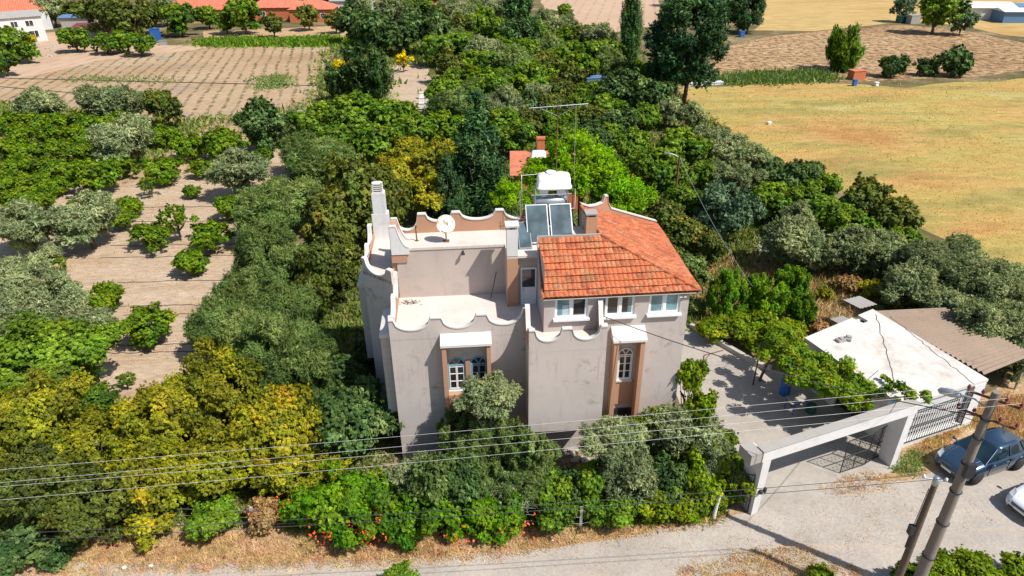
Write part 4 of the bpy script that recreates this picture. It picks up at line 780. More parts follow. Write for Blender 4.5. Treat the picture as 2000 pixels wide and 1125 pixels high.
gable_house('brick_house', (-81,195,0), 22, 10, 2.9, 2.0, R(2), 'orangebrick', 'farroof', 'long red-roofed brick house, leftmost of the row behind the dry bank', [(-6,1,1.6,1.2),(4,1,1.6,1.2)])
gable_house('brick_house', (-62,197,0), 14, 9, 3.0, 2.0, R(0), 'orangebrick', 'farroof', 'red-roofed brick house in the middle of the row behind the dry bank', [(-3,1,1.4,1.2)])
gable_house('brick_house', (-51,191,0), 11, 8, 3.1, 1.9, R(2), 'orangebrick', 'farroof', 'red-roofed house with bright orange end wall, right of the row behind the bank', [(3,1.0,1.2,1.2)])
gable_house('white_annex', (-44,207,0), 11, 8, 3.4, .5, R(0), 'whitewash', 'concrete', 'white-roofed annex behind the brick houses near the top', hip=False)
gable_house('long_pale_shed', (-32,196,0), 20, 7, 2.3, .4, R(-3), 'whitewash', 'concrete', 'long pale flat-roofed shed right of the brick houses at the top', [(6,.5,1.2,1.2),(8,.5,1.2,1.2)], hip=False, cat='shed')
gable_house('orange_hut', (-21,205,0), 6, 5, 1.8, .8, R(5), 'orangebrick', 'farroof', 'tiny orange-roofed hut between olive trees near the top middle', cat='hut')
t = gable_house('hidden_cottage', (3.4,61.5,0), 6.2, 6, 3.6, 1.2, R(0), 'orangebrick', 'farroof', 'red-roofed cottage mostly hidden behind the bright green pine', [], False)
mb = MB(); mb.box(-1.0,-.3,-.6,0,4.0,6.0); mb.box(-1.05,-.25,-.65,.05,6.0,6.15); part(mb, 'chimney', 'orangebrick', t)
t = root('rooftop_tank', (2.5,60.0,4.0), 'white water tank on the hidden cottage roof beside its brick chimney', 'water tank'); mb = MB(); n = 20
rings = [[(hx*np.sign(math.cos(a))*abs(math.cos(a))**.35, hy*np.sign(math.sin(a))*abs(math.sin(a))**.35, z) for a in [2*math.pi*k/n for k in range(n)]] for hx, z, hy in ((.6,.55,.35),(.75,.62,.48),(.75,.75,.5),(.66,.78,.42),(.66,1.1,.4),(.5,1.25,.25))]
mb.add([p for r in rings for p in r], [(i*n+k, i*n+(k+1) % n, (i+1)*n+(k+1) % n, (i+1)*n+k) for i in range(5) for k in range(n)]+[tuple(range(5*n,6*n))], True); part(mb, 'tank', 'whitepaint', t)
mb = MB()
for x in (-.5,.5): mb.tube([(x,-.3,-.6),(x,-.3,.6)], .05, 6); mb.tube([(x,.3,-.6),(x,.3,.6)], .05, 6)
mb.tube([(-.6,-.1,.25),(.6,-.1,.25)], .22, 12); part(mb, 'stand', 'metalgrey', t)
gable_house('white_barn', (118,186,0), 16, 9, 2.8, 1.0, R(-8), 'whitewash', 'whitewash', 'white barn at the upper right corner', [(-5,.6,1.6,1.5)], hip=False, cat='barn')
gable_house('pale_blue_shed', (123.5,178,0), 8, 6, 2.6, .6, R(-5), 'tarblue', 'whitewash', 'pale blue shed in front of the white barn at the upper right corner', hip=False, cat='shed')
gable_house('white_canopy', (130,192,0), 10, 7, 2.2, .5, R(-10), 'whitewash', 'tarblue', 'low blue-roofed building behind the pale blue shed at the right edge', hip=False, cat='shed')
# beehives
n = 0; HG = 'white beehives in the grove clearing'
hive = None; spots = [(824+14*i, 193+11*j) for j in range(3) for i in range(3)]+[(905,197),(868,192)]
names = ['farthest-row left','farthest-row middle','farthest-row right','middle-row left','middle-row middle','middle-row right','nearest-row left','nearest-row middle','nearest-row right']
for k, (x, y) in enumerate(spots):
    p = G(x, y)
    if not hive:
        hive = root('beehive', p, 'x', 'beehive', HG, rz=.1); mb = MB(); mb.box(-.32,.32,-.28,.28,.25,.9); part(mb, 'hive_box', 'whitepaint', hive); mb = MB(); mb.box(-.36,.36,-.32,.32,.9,1.0); part(mb, 'lid', 'coping', hive); mb = MB()
        for a in (-.25,.25):
            for b in (-.2,.2): mb.tube([(a,b,0),(a,b,.25)], .03, 5)
        part(mb, 'legs', 'bark', hive); hh = hive
    else: hh = copy_tree(hive); hh.location = p
    hh['label'] = ('white beehive, %s of the block in the grove clearing' % names[k]) if k < 9 else ('lone white beehive farthest right of the clearing' if k == 9 else 'white beehive just right of the block in the clearing')
# small far things
def crate(name, px, py, w_, d_, h, mat, label, cat, lid=None):
    p = G(px, py); t = root(name, p, label, cat, rz=.2); mb = MB(); mb.box(-w_/2,w_/2,-d_/2,d_/2,0,h); part(mb, 'body', mat, t, bevel=.03); mb = MB(); mb.box(-w_/2-.06,w_/2+.06,-d_/2-.06,d_/2+.06,h,h+.1); part(mb, 'lid', lid or mat, t); return t
crate('orange_pump_house', 1671, 155, 2.2, 1.6, 1.4, 'orangebrick', 'small orange block hut at the foot of the spiky tree', 'hut', 'farroof')
crate('blue_drum', 1668, 168, .6, .5, .9, 'bluepl', 'tiny blue drum on the meadow edge below the orange hut', 'drum')
crate('white_bucket', 1711, 168, .5, .5, .5, 'whitepaint', 'tiny white bucket on the meadow edge right of the blue drum', 'bucket')
crate('white_bag', 1502, 243, .4, .35, .25, 'whitepaint', 'tiny white bag lying alone on the open meadow', 'bag')
crate('blue_container', 306, 78, 1.8, 1.5, 2.3, 'bluepl', 'bright blue upright container at the field corner beside the clipped dark trees', 'container')
crate('rubbish_bin', 320, 88, 1.5, 1.0, .9, 'metalgrey', 'grey scrap trough on the ground right of the blue container', 'trough')
crate('green_trailer', 1762, 44, 2.6, 1.8, 1.6, 'greenpl', 'dark green farm trailer beyond the ploughed field', 'trailer', 'metalgrey')
crate('grey_trailer', 1782, 46, 2.6, 1.8, 1.9, 'concrete', 'grey boxy trailer right of the dark green farm trailer', 'trailer')
crate('blue_barrel_far', 1448, 72, 1.0, .9, 1.1, 'bluepl', 'blue tank under the dark tree left of the ploughed field', 'tank')
crate('blue_tarp_stack', 1165, 160, 4.0, 2.4, .8, 'tarblue', 'blue-grey tarpaulined stack between the orchard trees and the cypress', 'stack')
crate('white_slab', 1375, 166, 6, 1.0, .35, 'whitewash', 'low white trough at the meadow corner by the pine trunks', 'trough')
0 and crate('garden_chest', 1478, 490, .9, .5, .3, 'bluepl', 'blue chest on the pale path among the right-hand trees', 'chest')
# stones along the left farmyard
mb = MB(); rnd = random.Random(2)
for k in range(50):
    p = G(rnd.uniform(10,110), rnd.uniform(82,118)); 
    if (p-G(10,120)).length > 0: s = rnd.uniform(.12,.35); mb.box(-s,s,-s*.7,s*.7,0,s*.8, Matrix.Translation(p) @ Matrix.Rotation(rnd.uniform(0,3), 4, 'Z'))
tag(part(mb, 'rubble', 'stone', None), 'scattered whitish stones along the field edge by the farmhouse', 'stones', kind='stuff')
# irrigation hoses in the pale orchard
k = 0
for y in (404,432,478,500,549,568,598,612,651,672,688,715): pass
HL = [(404,150,560),(432,130,540),(478,215,520),(501,195,470),(549,230,450),(597,215,430),(614,240,420),(672,200,420),(688,195,400)]
ordn = ['farthest','second farthest','third farthest','fourth farthest','fifth farthest','fourth nearest','third nearest','second nearest','nearest']
for k, (y, x0, x1) in enumerate(HL):
    a, b = G(x0, y+3), G(x1, y-2); a.z = b.z = .035; mb = MB(); rnd = random.Random(k); mb.tube([a.lerp(b, j/14)+Vector((0,rnd.uniform(-.09,.09),0)) for j in range(15)], .022, 5)
    tag(part(mb, 'irrigation_hose', 'wiredark', None), 'black irrigation hose across the pale orchard soil, %s of the nine' % ordn[k], 'hose', 'irrigation hoses in the orchard')
for k, (ya, yb, x0, x1, lab) in enumerate(((153,168,0,620,'long black hose lying across the dry strip field, upper one'),(170,195,0,300,'long black hose lying across the lower left of the dry strip field'))):
    a, b = G(x0, ya), G(x1, yb); a.z = b.z = .06; mb = MB(); mb.tube([a.lerp(b, j/10) for j in range(11)], .07, 5); tag(part(mb, 'irrigation_hose', 'wiredark', None), lab, 'hose')
# ---------------------------------------------------------------- vegetation: crowns are thousands of leaf-sized faces gathered in clumps
# shape, aspect (crown height / width), number of clumps, clump radius, leaf length, leaf width, outwardness, clearance under the crown (in crown radii)
KIND = {
 'olive':   ('round', .80, 46, .27, .105, .026, .35, .35, 15000),
 'feather': ('round', .85, 60, .24, .120, .020, .45, .25, 16000),
 'citrus':  ('low', .72, 34, .27, .085, .050, .75, .06, 7500),
 'broad':   ('round', .80, 42, .27, .090, .055, .7, .25, 8500),
 'dark':    ('round', .85, 44, .26, .100, .052, .65, .25, 8500),
 'yellow':  ('round', .80, 56, .22, .070, .036, .65, .25, 13000),
 'rusty':   ('round', .85, 46, .25, .085, .048, .7, .3, 8500),
 'conifer': ('cone', 1.55, 60, .25, .105, .030, .45, .2, 13000),
 'pine':    ('dome', .75, 46, .24, .075, .020, .4, .8, 15000),
 'bigpine': ('umbrella', 1.15, 60, .24, .085, .030, .45, 1.3, 13000),
 'cypress': ('column', 3.0, 70, .30, .13, .045, .5, .1, 12000),
 'thuja':   ('thuja', 1.0, 46, .22, .10, .024, .55, .02, 13000),
 'spiky':   ('spray', .95, 60, .17, .10, .026, .35, .02, 15000),
 'shrub':   ('low', .65, 26, .30, .100, .055, .7, .03, 5500),
 'bluish':  ('round', .9, 50, .24, .085, .035, .5, .3, 10000),
 'sparse':  ('round', .8, 22, .20, .09, .05, .6, .35, 2500),
}
def crown_mesh(kind, lod, seed, leafmat, fill=1.0):
    shape, asp, nc, rc, ll, lw, outw, clr, n = KIND[kind]
    rng = np.random.default_rng(seed); n = int(n*{0: 2.8, 1: 1.5, 2: .62, 3: 5.5, 4: 8.5}[lod]*fill); sc_ = {0: .57, 1: .76, 2: 1.12, 3: .41, 4: .33}[lod]; ll, lw = ll*sc_, lw*sc_; rc = rc*.80; nc = int(nc*(1.25 if lod < 3 else 1.8)); rc = rc*(.86 if lod >= 3 else 1)
    d = rng.normal(size=(nc, 3)); d /= np.linalg.norm(d, axis=1)[:, None]; d[:, 2] = np.abs(d[:, 2])*np.where(rng.random(nc) < .72, 1, -1)
    rr = (1-rc)*rng.uniform(.55, 1.05, nc)**.6
    c = d*rr[:, None]
    lump = 1+.26*np.sin(d[:, 0]*3.3+seed)*np.cos(d[:, 1]*2.9+seed*1.7)+.12*np.sin(d[:, 2]*6+seed*.7)+rng.normal(0, .11, nc); c *= lump[:, None]
    rcl = rc*rng.uniform(.55, 1.35, nc)
    if shape == 'low': c[:, 2] = np.where(c[:, 2] < 0, c[:, 2]*.85, c[:, 2])
    if shape == 'dome': c[:, 2] = np.abs(c[:, 2])*1.15-.35
    if shape == 'cone':
        t = rng.uniform(0, 1, nc)**1.25; a = rng.uniform(0, 6.283, nc); q = (1-t)**.75*.82*(.75+.25*np.sin(t*22)); c = np.stack([np.cos(a)*q, np.sin(a)*q, -1+t*1.95], 1); rcl = rc*(1.15-.65*t)
    if shape == 'umbrella':
        t = rng.uniform(0, 1, nc); a = rng.uniform(0, 6.283, nc); q = np.sqrt(np.clip(1-((t-.42)/.62)**2, 0.02, 1))*.78*rng.uniform(.55, 1.05, nc); c = np.stack([np.cos(a)*q, np.sin(a)*q, -1+t*1.95], 1); rcl = rc*rng.uniform(.7, 1.15, nc)
    if shape == 'column':
        t = np.linspace(0, 1, nc); a = rng.uniform(0, 6.283, nc); q = np.minimum(1, (1-t)*2.2+.03)*np.minimum(1, .55+t*2)*.55; c = np.stack([np.cos(a)*q, np.sin(a)*q, -1+t*1.98], 1); rcl = np.full(nc, .34)*np.minimum(1, (1-t)*2.2+.3)
    if shape == 'thuja':
        t = rng.uniform(0, 1, nc); a = rng.uniform(0, 6.283, nc); q = np.sqrt(np.clip(1-(t*.98)**2.2, 0, 1))*.8; c = np.stack([np.cos(a)*q, np.sin(a)*q, -1+t*1.9], 1); rcl = rc*rng.uniform(.75, 1.1, nc)
    if shape == 'spray':
        t = rng.uniform(.05, 1, nc); a = rng.uniform(0, 6.283, nc); q = (.38+.42*np.sin(t*2.6))*rng.uniform(.2, 1, nc)**.5; c = np.stack([np.cos(a)*q, np.sin(a)*q, -.95+t*1.75], 1); rcl = rc*rng.uniform(.8, 1.7, nc)*(1.3-.6*t)
    m = 9; nt = n//m; n = nt*m; wgt = rcl**2; wgt /= wgt.sum(); ct = rng.choice(nc, nt, p=wgt)
    u = rng.normal(size=(nt, 3)); u /= np.linalg.norm(u, axis=1)[:, None]; u[:, 2] += .12
    q_ = rng.random(nt); rad = rcl[ct]*np.where(q_ < .70, rng.uniform(.65, 1.1, nt), np.where(q_ < .93, rng.uniform(.2, .7, nt), rng.uniform(1.1, 1.5, nt)))
    str_ = np.array([1, 1, 1.0])
    if shape in ('thuja',): str_ = np.array([.8, .8, 2.0])
    if shape in ('cone',): str_ = np.array([1.25, 1.25, .55])
    pt = c[ct]+u*rad[:, None]*str_
    if shape == 'spray': pt = c[ct]+u*rad[:, None]*np.array([.8, .8, 1.5])
    ot = pt/np.maximum(1e-6, np.linalg.norm(pt, axis=1))[:, None]
    td = u*.5+ot*.5+rng.normal(size=(nt, 3))*.5+np.array([0, 0, .25]); 
    if shape in ('thuja', 'column', 'spray'): td = ot*.5+np.array([0, 0, 1.3])+rng.normal(size=(nt, 3))*.25
    td /= np.linalg.norm(td, axis=1)[:, None]; tl = ll*(1.5 if lw/ll > .4 else 1.9)
    ci = np.repeat(ct, m); ti = np.repeat(np.arange(nt), m); s_ = np.tile(np.linspace(0, 1, m), nt)
    p = pt[ti]+td[ti]*(s_*tl)[:, None]+rng.normal(0, 1, (n, 3))*ll*.30; u = u[ti]; tdl = td[ti]; ttint = rng.normal(0, .10, nt)[ti]
    # leaf frames
    outd = p/np.maximum(1e-6, np.linalg.norm(p, axis=1))[:, None]
    nr = u*outw*.7+outd*outw*.45+rng.normal(size=(n, 3))*(1.15-outw*.8)*.6+np.array([0, 0, .3]); nr /= np.linalg.norm(nr, axis=1)[:, None]
    up = rng.normal(size=(n, 3))*.55+tdl*(1.2 if outw < .5 or shape in ('spray', 'thuja', 'column') else .5)
    a = up-nr*(up*nr).sum(1)[:, None]; a /= np.linalg.norm(a, axis=1)[:, None]; b = np.cross(nr, a)
    L_ = (ll*rng.uniform(.6, 1.35, n))[:, None]; W_ = (lw*rng.uniform(.7, 1.3, n))[:, None]
    k = 1.0/max(.4, asp); S = np.array([1, 1, asp])
    P = p*S+np.array([0, 0, asp])
    bend = nr*L_*.16
    v = np.stack([P-a*L_, P-b*W_*1.0+bend, P+a*L_, P+b*W_*1.0+bend], 1).reshape(-1, 3)
    me = bpy.data.meshes.new('crown'); me.vertices.add(n*4); me.vertices.foreach_set('co', v.ravel())
    me.loops.add(n*4); me.loops.foreach_set('vertex_index', np.arange(n*4)); me.polygons.add(n); me.polygons.foreach_set('loop_start', np.arange(0, n*4, 4))
    try: me.polygons.foreach_set('loop_total', np.full(n, 4))
    except Exception: pass
    at = me.attributes.new('tint', 'FLOAT', 'FACE'); ctint = rng.normal(.42, .13, nc); at.data.foreach_set('value', np.clip(ctint[ci]+ttint+rng.normal(0, .09, n), 0, 1).astype(np.float32))
    me.materials.append(leafmat); me.update(calc_edges=True); me.validate(); return me
def trunk_mesh(seed, asp, clr, shape):
    rnd = random.Random(seed); mb = MB(); h = clr+asp*(1.0 if shape not in ('cone','column','umbrella') else 1.75)
    if shape == 'umbrella':
        for s in (-.09, .1): mb.tube([(s,0,0),(s*1.3,.02,clr*.6),(s*2.2,.03,clr+asp*.9)], [.055,.045,.02], 8)
    else:
        mb.tube([(0,0,-.02),(rnd.uniform(-.03,.03),rnd.uniform(-.03,.03),clr*.6+.05),(rnd.uniform(-.06,.06),rnd.uniform(-.06,.06),h)], [.085,.065,.02], 8)
    for k in range(6):
        a = k*1.05+rnd.uniform(-.3,.3); z0 = clr*.7+.08+rnd.uniform(0,.25); l = rnd.uniform(.45,.72)
        mb.tube([(0,0,z0),(math.cos(a)*l*.5,math.sin(a)*l*.5,z0+asp*.35),(math.cos(a)*l,math.sin(a)*l,clr+asp*rnd.uniform(.7,1.25))], [.045,.03,.01], 6)
    return mb
NAMES = {'olive':'olive_tree','feather':'tamarisk_tree','citrus':'citrus_tree','broad':'orchard_tree','dark':'fig_tree','yellow':'privet_tree','rusty':'plum_tree','conifer':'conifer_tree','pine':'pine_tree','bigpine':'tall_pine','cypress':'cypress_tree','thuja':'thuja_bush','spiky':'poplar_tree','shrub':'shrub','bluish':'eucalyptus_tree','sparse':'young_tree'}
DESC = {'olive':'grey-green olive','feather':'feathery green tree','citrus':'round citrus tree','broad':'mid-green leafy tree','dark':'dark leafy tree','yellow':'yellow-green bushy tree','rusty':'olive-brown leafy tree','conifer':'dark conifer','pine':'bright green pine','bigpine':'tall dark pine','cypress':'narrow cypress','thuja':'green thuja','spiky':'upright spiky tree','shrub':'leafy shrub','bluish':'blue-green eucalyptus','sparse':'thin young tree'}
CR = {}; TK = {}; TREES = []
def tree(kind, px, py, wpx, label=None, leaf=None, zone=None, hz=None, asp=1.0, cat=None, Y=None):
    """px,py: middle of the crown; wpx its width as surveyed; the trunk stands under it"""
    shape, a0, nc, rc, ll, lw, outw, clr, n = KIND[kind]; zc = 1.5
    for _ in range(8):
        p = G(px, py, zc); r = wpx/2*depth(p)/FPX/1.12; zc = min(CH-4, (clr+a0*asp)*r)
    if Y is not None:
        q = ray(px, py); t = Y/q.y; p = Vector((q.x*t, Y, CH+q.z*t)); r = wpx/2*depth(p)/FPX/1.12; zc = p.z
    lod = 0 if depth(p) < 48 and r > .9 else (1 if depth(p) < 95 or r > 4.5 else 2)
    if lod == 0 and r > 2.2: lod = 3 if r < 3.2 or kind in ('olive', 'feather') else 4
    if kind in ('bigpine', 'thuja', 'cypress'): lod = 0
    TREES.append(dict(kind=kind, p=Vector((p.x, p.y, 0)), r=r, lod=lod, label=label, leaf=leaf or {'bigpine':'conifer','spiky':'broad','shrub':'broad','sparse':'citrus'}.get(kind, kind), zone=zone, asp=asp, px=px, py=py, cat=cat, zc=zc, fix=Y is not None))
# --- front left mass
T = tree
T('broad',90,705,265,'big mid-green leafy tree at the left edge above the yellow-green privets')
T('broad',180,785,90,'smaller mid-green tree at the orchard corner just above the left privets')
Z1 = 'in the mass at the lower left'
for i, (x, y, w_) in enumerate(((60,845,240),(165,880,210),(320,840,230),(430,780,220),(545,850,190),(425,915,190),(300,930,190),(60,960,210),(185,975,180),(560,930,140),(640,920,95))): T('yellow',x,y,w_,zone=Z1,leaf='rusty' if y > 950 else None,asp=(1.25,.95,1.1,1.3)[i % 4])
T('shrub',25,1070,150,'dark shrub sprawling over the verge at the lower left corner',leaf='dark')
T('shrub',110,1085,90,'small dark shrub beside the corner one on the left verge',leaf='dark')
T('shrub',420,1015,120,'low green shrub under the privets above the dry verge',leaf='broad'); T('shrub',300,1020,120,'second low green shrub further left under the privets',leaf='yellow')
T('dark',690,815,190,'dark glossy fig tree just left of the house corner'); T('dark',660,740,120,'smaller dark fig behind the large one left of the house'); T('dark',735,690,90,'dark fig in the shade against the left wall of the house')
for x, y, w_ in ((560,715,190),(480,690,170),(430,640,120),(490,590,150),(560,620,150),(520,500,150),(590,530,100),(470,745,120),(600,690,130),(620,760,100)): T('feather',x,y,w_*1.05,asp=1.2,zone='in the belt left of the house')
for x, y, w_ in ((520,420,130),(590,390,110),(610,330,110),(640,310,100),(590,300,90),(540,380,90)): T('feather',x,y,w_,zone='in the belt beyond the orchard')
for x, y, w_ in ((700,390,150),(650,440,130),(740,430,110),(640,540,110),(610,590,90),(665,500,90),(760,390,90)): T('rusty',x,y,w_*1.1,asp=1.3,zone='behind the left side of the house')
# --- left olives
for x, y, w_ in ((45,440,125),(165,425,130),(30,540,140),(110,595,150),(170,635,105),(40,620,150),(100,490,50)): T('olive',x,y,w_,zone='at the left edge of the orchard')
T('olive',240,275,120,'grey olive with a visible trunk among the dense citrus at the upper left'); T('olive',470,335,115,'grey olive at the far end of the pale orchard')
for x, y, w_ in ((205,200,100),(75,205,90),(250,205,70)): T('olive',x,y,w_,zone='on the edge of the dry strip field')
T('rusty',315,210,85,'tall brownish tree standing at the edge of the dry strip field'); T('dark',508,243,115,'dark bushy tree on the corner of the strip field'); T('olive',585,235,75,'small olive right of the dark bushy tree by the strip field')
# --- orchard citrus
for x, y, w_, l in ((293,635,104,'largest citrus tree, alone and nearest in the pale orchard'),(372,510,80,'citrus tree alone in the middle of the pale orchard'),(413,463,84,'citrus tree right of the middle one in the pale orchard'),(448,405,72,'citrus tree at the right edge of the pale orchard'),(292,462,78,'citrus tree with a dark shadow at the left middle of the orchard'),(253,402,60,'round compact citrus tree at the orchard\'s left side'),(375,374,36,'very small round citrus tree in the far orchard'),(316,332,82,'citrus tree left of the path at the far orchard end'),(186,345,90,'citrus tree at the left end of the far orchard row'),(205,580,82,'bright citrus tree at the right end of the left olive clump'),(370,283,80,'citrus tree at the far end beside the path'),(440,285,90,'broad citrus tree beyond the orchard path'),(505,310,60,'citrus shrub at the far right corner of the orchard'),(395,330,50,'low citrus tree against the far grey olive'),(160,395,50,'citrus tree squeezed between the left olives'),(240,425,60,'bright citrus at the foot of the left olive')): T('citrus',x,y,w_*1.1,l)
T('sparse',343,430,84,'thinly leaved citrus tree in the middle of the pale orchard'); T('sparse',292,363,46,'bare-stemmed little tree in the far orchard'); T('sparse',108,518,46,'sparse sapling between the left olives'); T('sparse',245,742,42,'tiny sapling at the near end of the orchard')
for j, (y, xs) in enumerate(((238,(15,70,120,170,225)),(265,(40,95,150,205,265,320)),(295,(10,60,115,165,215)),(328,(35,90,140,230)),(360,(10,60,110)),(390,(30,80)))):
    for x in xs: T('citrus', x+(j*17 % 11)-5, y, 70, zone='in the %s citrus row, upper left' % ('farthest','second farthest','third farthest','third nearest','second nearest','nearest')[j])
# --- middle mass behind the house
for x, y, w_ in ((630,240,110),(700,225,130),(770,235,120),(660,280,110),(740,285,120),(810,255,100),(690,250,100)): T('broad',x,y,w_,zone='in the mass left of the beehives')
T('spiky',712,145,125,'dark upright bush on the corner of the strip field',leaf='dark'); T('spiky',668,165,80,'smaller dark upright bush at the field edge',leaf='dark'); T('sparse',787,120,40,'small yellow-leaved tree in the grove clearing',leaf='gold'); T('shrub',668,130,40,'yellow shrub on the field edge beside the dark upright bush',leaf='gold')
for x, y, w_ in ((830,330,130),(775,345,120),(840,385,110),(870,300,80),(800,300,90)): T('yellow',x,y,w_,zone='behind the flat roof of the house')
T('conifer',930,300,150,'dark layered conifer directly behind the flat roof'); T('conifer',875,375,90,'smaller dark conifer left of the layered one behind the house'); T('conifer',975,385,80,'low dark conifer right of the layered one behind the house')
T('pine',1140,338,215,Y=41,label='largest bright green pine behind the solar heater'); T('pine',1220,385,150,Y=40,label='bright green pine to the right of the largest one'); T('pine',1075,345,130,Y=42,label='bright green pine left behind the solar heater',); T('pine',1000,388,100,Y=38,label='small bright green pine behind the back parapet')
for x, y, w_ in ((1235,290,90),(1290,340,120),(1260,235,80),(1330,290,110),(1380,345,80),(1340,400,110),(1250,330,90)): T('broad',x,y,w_,zone='right of the bright pines')
for x, y, w_ in ((1290,430,110),(1340,460,90),(1290,490,70),(1385,480,80)): T('rusty',x,y,w_,zone='right of the tiled roof')
T('bluish',1420,415,130,'blue-green eucalyptus right of the wooden lamp pole'); 
for x, y, w_ in ((1300,215,70),(1350,225,60),(1390,270,80),(1440,300,90),(1425,345,90),(1470,310,80),(1500,350,60)): T('olive',x,y,w_,zone='along the left end of the meadow')
for x, y, w_ in ((1510,330,60),(1550,355,90),(1585,340,60)): T('dark',x,y,w_,zone='along the meadow edge')
for x, y, w_ in ((1510,390,100),(1570,400,100),(1620,420,110),(1690,400,120),(1745,430,120),(1660,450,110),(1610,370,80),(1760,480,90)): T('broad',x,y,w_,zone='in the belt below the meadow',leaf='rusty' if x in (1690,1745) else None)
for x, y, w_ in ((1550,470,130),(1600,500,80),(1670,490,110),(1730,495,110),(1560,430,80)): T('olive',x,y,w_,zone='beyond the right-hand garden')
for x, y, w_ in ((1820,520,140),(1775,560,120),(1860,500,100),(1910,560,150),(1965,560,130),(1990,640,140),(1920,640,140),(1850,600,110),(1975,700,90),(1880,480,60)): T('olive',x,y,w_,zone='in the dense group at the right edge')
# --- right-hand garden
T('thuja',1422,577,106,'dense egg-shaped thuja to the right of the house')
for x, y, w_ in ((1500,590,100),(1545,560,90),(1565,605,80),(1480,560,60)): T('spiky',x,y,w_,zone='right of the thuja',leaf='thuja',cat='bush')
for x, y, w_ in ((1395,645,80),(1445,645,90),(1495,640,100),(1540,655,90),(1475,665,70)): T('shrub',x,y,w_,zone='along the yard kerb',leaf='vine')
for x, y, w_ in ((1700,565,65),(1745,590,50),(1610,575,40)): T('shrub',x,y,w_,zone='beyond the garage',leaf='yellow')
for x, y, w_ in ((1655,555,60),(1640,520,50),(1600,640,50)): T('shrub',x,y,w_,zone='in the dry garden beyond the garage',leaf='dry')
for x, y, w_ in ((1345,520,70),(1370,540,50),(1360,600,45)): T('shrub',x,y,w_,zone='close behind the right house corner',leaf='feather')
# --- garden in front of the house
T('olive',955,775,125,Y=24.3,label='grey-green olive rising before the front wall between the windows and the bay')
for x, y, w_, Y in ((890,850,95,24.7),(925,880,110,24.0),(1000,865,105,23.8),(1055,890,95,23.3),(950,835,95,24.5),(1040,935,105,22.9),(925,940,110,22.9),(985,925,90,23.1)): T('spiky' if x in (890,1000,1055,985) else 'feather',x,y,w_,Y=Y,leaf='feather',zone='below the front windows')
T('olive',830,950,140,Y=23.1,label='silvery olive at the left of the front garden'); T('olive',1190,865,130,Y=23.6,label='silvery olive under the right side of the projecting bay'); T('olive',1225,930,150,Y=22.9,label='large silvery olive in the middle of the front hedge'); T('olive',1330,850,150,Y=25.2,label='silvery olive before the right front corner of the house'); T('olive',1010,960,110,Y=22.7,label='olive among the hedge near the fence'); T('olive',1390,900,100,Y=23.6,label='olive at the right end of the front hedge')
T('shrub',1350,735,72,Y=27.2,asp=1.8,label='tall vine-like shrub on the right front corner of the house, upper',leaf='vine'); T('shrub',1368,800,78,Y=25.9,asp=1.6,label='vine-like shrub on the right front corner of the house, lower',leaf='vine'); T('shrub',1272,838,85,Y=25.6,asp=1.6,label='yellowish shrub beside the slit window surround',leaf='vine')
for x, y, w_ in ((600,1000,110),(660,985,150),(730,975,140),(690,1030,120),(780,1030,110),(620,950,80)): T('shrub',x,y-6,w_*1.05,asp=1.25,zone='in the orange-flowered hedge',leaf='creeper')
for x, y, w_ in ((860,1020,110),(930,1010,110),(900,970,100),(990,1020,100)): T('shrub',x,y-6,w_*1.05,asp=1.25,zone='in the hedge left of the fence post',leaf='creeper')
for x, y, w_ in ((1065,960,100),(1090,1010,100),(1155,1000,90),(1180,960,90),(1210,1005,90)): T('shrub',x,y-6,w_*1.05,asp=1.25,zone='in the hedge right of the fence post',leaf='broad')
for x, y, w_ in ((1285,985,110),(1340,930,110),(1350,980,110),(1400,960,90),(1410,860,70),(1430,910,60),(1290,900,70)): T('shrub',x,y,w_,zone='at the right end of the hedge by the gateway',leaf='vine')
for i, (x, w_, lf) in enumerate(((845,120,'feather'),(905,120,'dark'),(1070,110,'broad'),(1110,90,'dark'),(1160,110,'broad'),(1300,110,'dark'),(1370,120,'vine'),(1425,100,'vine'))): T('shrub',x,948+(i % 3)*8,w_,Y=22.35+.0016*(x-850),asp=1.5,zone='behind the hedge in the front garden',leaf=lf)
T('shrub',520,1005,95,'dried brown bush left of the orange-flowered hedge',leaf='dry')
# --- lower edge
for x, y, w_ in ((1790,1130,90),(1850,1115,90),(1910,1120,110),(1985,1120,90),(1600,1125,60)): T('shrub',x,y,w_,zone='at the lower right edge',leaf='vine')
T('shrub',780,1128,70,'small green shrub poking in at the bottom edge left of centre',leaf='broad')
# --- tall trees at the top
T('cypress',1232,62,60,Y=127,asp=.9,label='narrow dark cypress column at the top right of the grove'); T('bigpine',1342,66,205,Y=97.7,asp=.86,label='tall dark pine on two bare trunks left of the meadow'); T('bigpine',1462,20,80,Y=163,asp=.75,label='dark pine at the edge of the ploughed field behind the tall one'); T('bigpine',1425,10,70,Y=166,asp=.75,label='dark pine half hidden behind the tall one at the top',)
T('dark',1215,180,110,'dark tree in the shade below the cypress'); T('dark',1270,190,110,'dark tree at the foot of the tall pine'); T('conifer',1012,35,100,'dark conifer in the upper middle')
T('spiky',1648,98,90,'spiky upright tree alone between ploughed field and meadow'); T('shrub',1744,128,58,leaf='dark',asp=1.3,label='dark round bush right of the spiky tree'); T('shrub',1815,128,52,leaf='dark',asp=1.25,label='dark bush in the pair right of the round one, left of the two'); T('shrub',1868,120,76,leaf='dark',asp=1.25,label='larger dark bush, right one of the pair by the meadow')
T('bluish',1765,15,50,'grey-blue tree at the top right, left of the big one'); T('broad',1832,22,90,'big green tree at the top right by the farm trailers'); T('bluish',1882,38,55,'grey-blue tree at the top right, right of the big one')
T('olive',1075,60,60,'olive below the bare field at the top'); T('broad',1103,22,38,'small slender green tree in front of the bare field'); T('olive',1170,75,75,'grey olive left of the cypress')
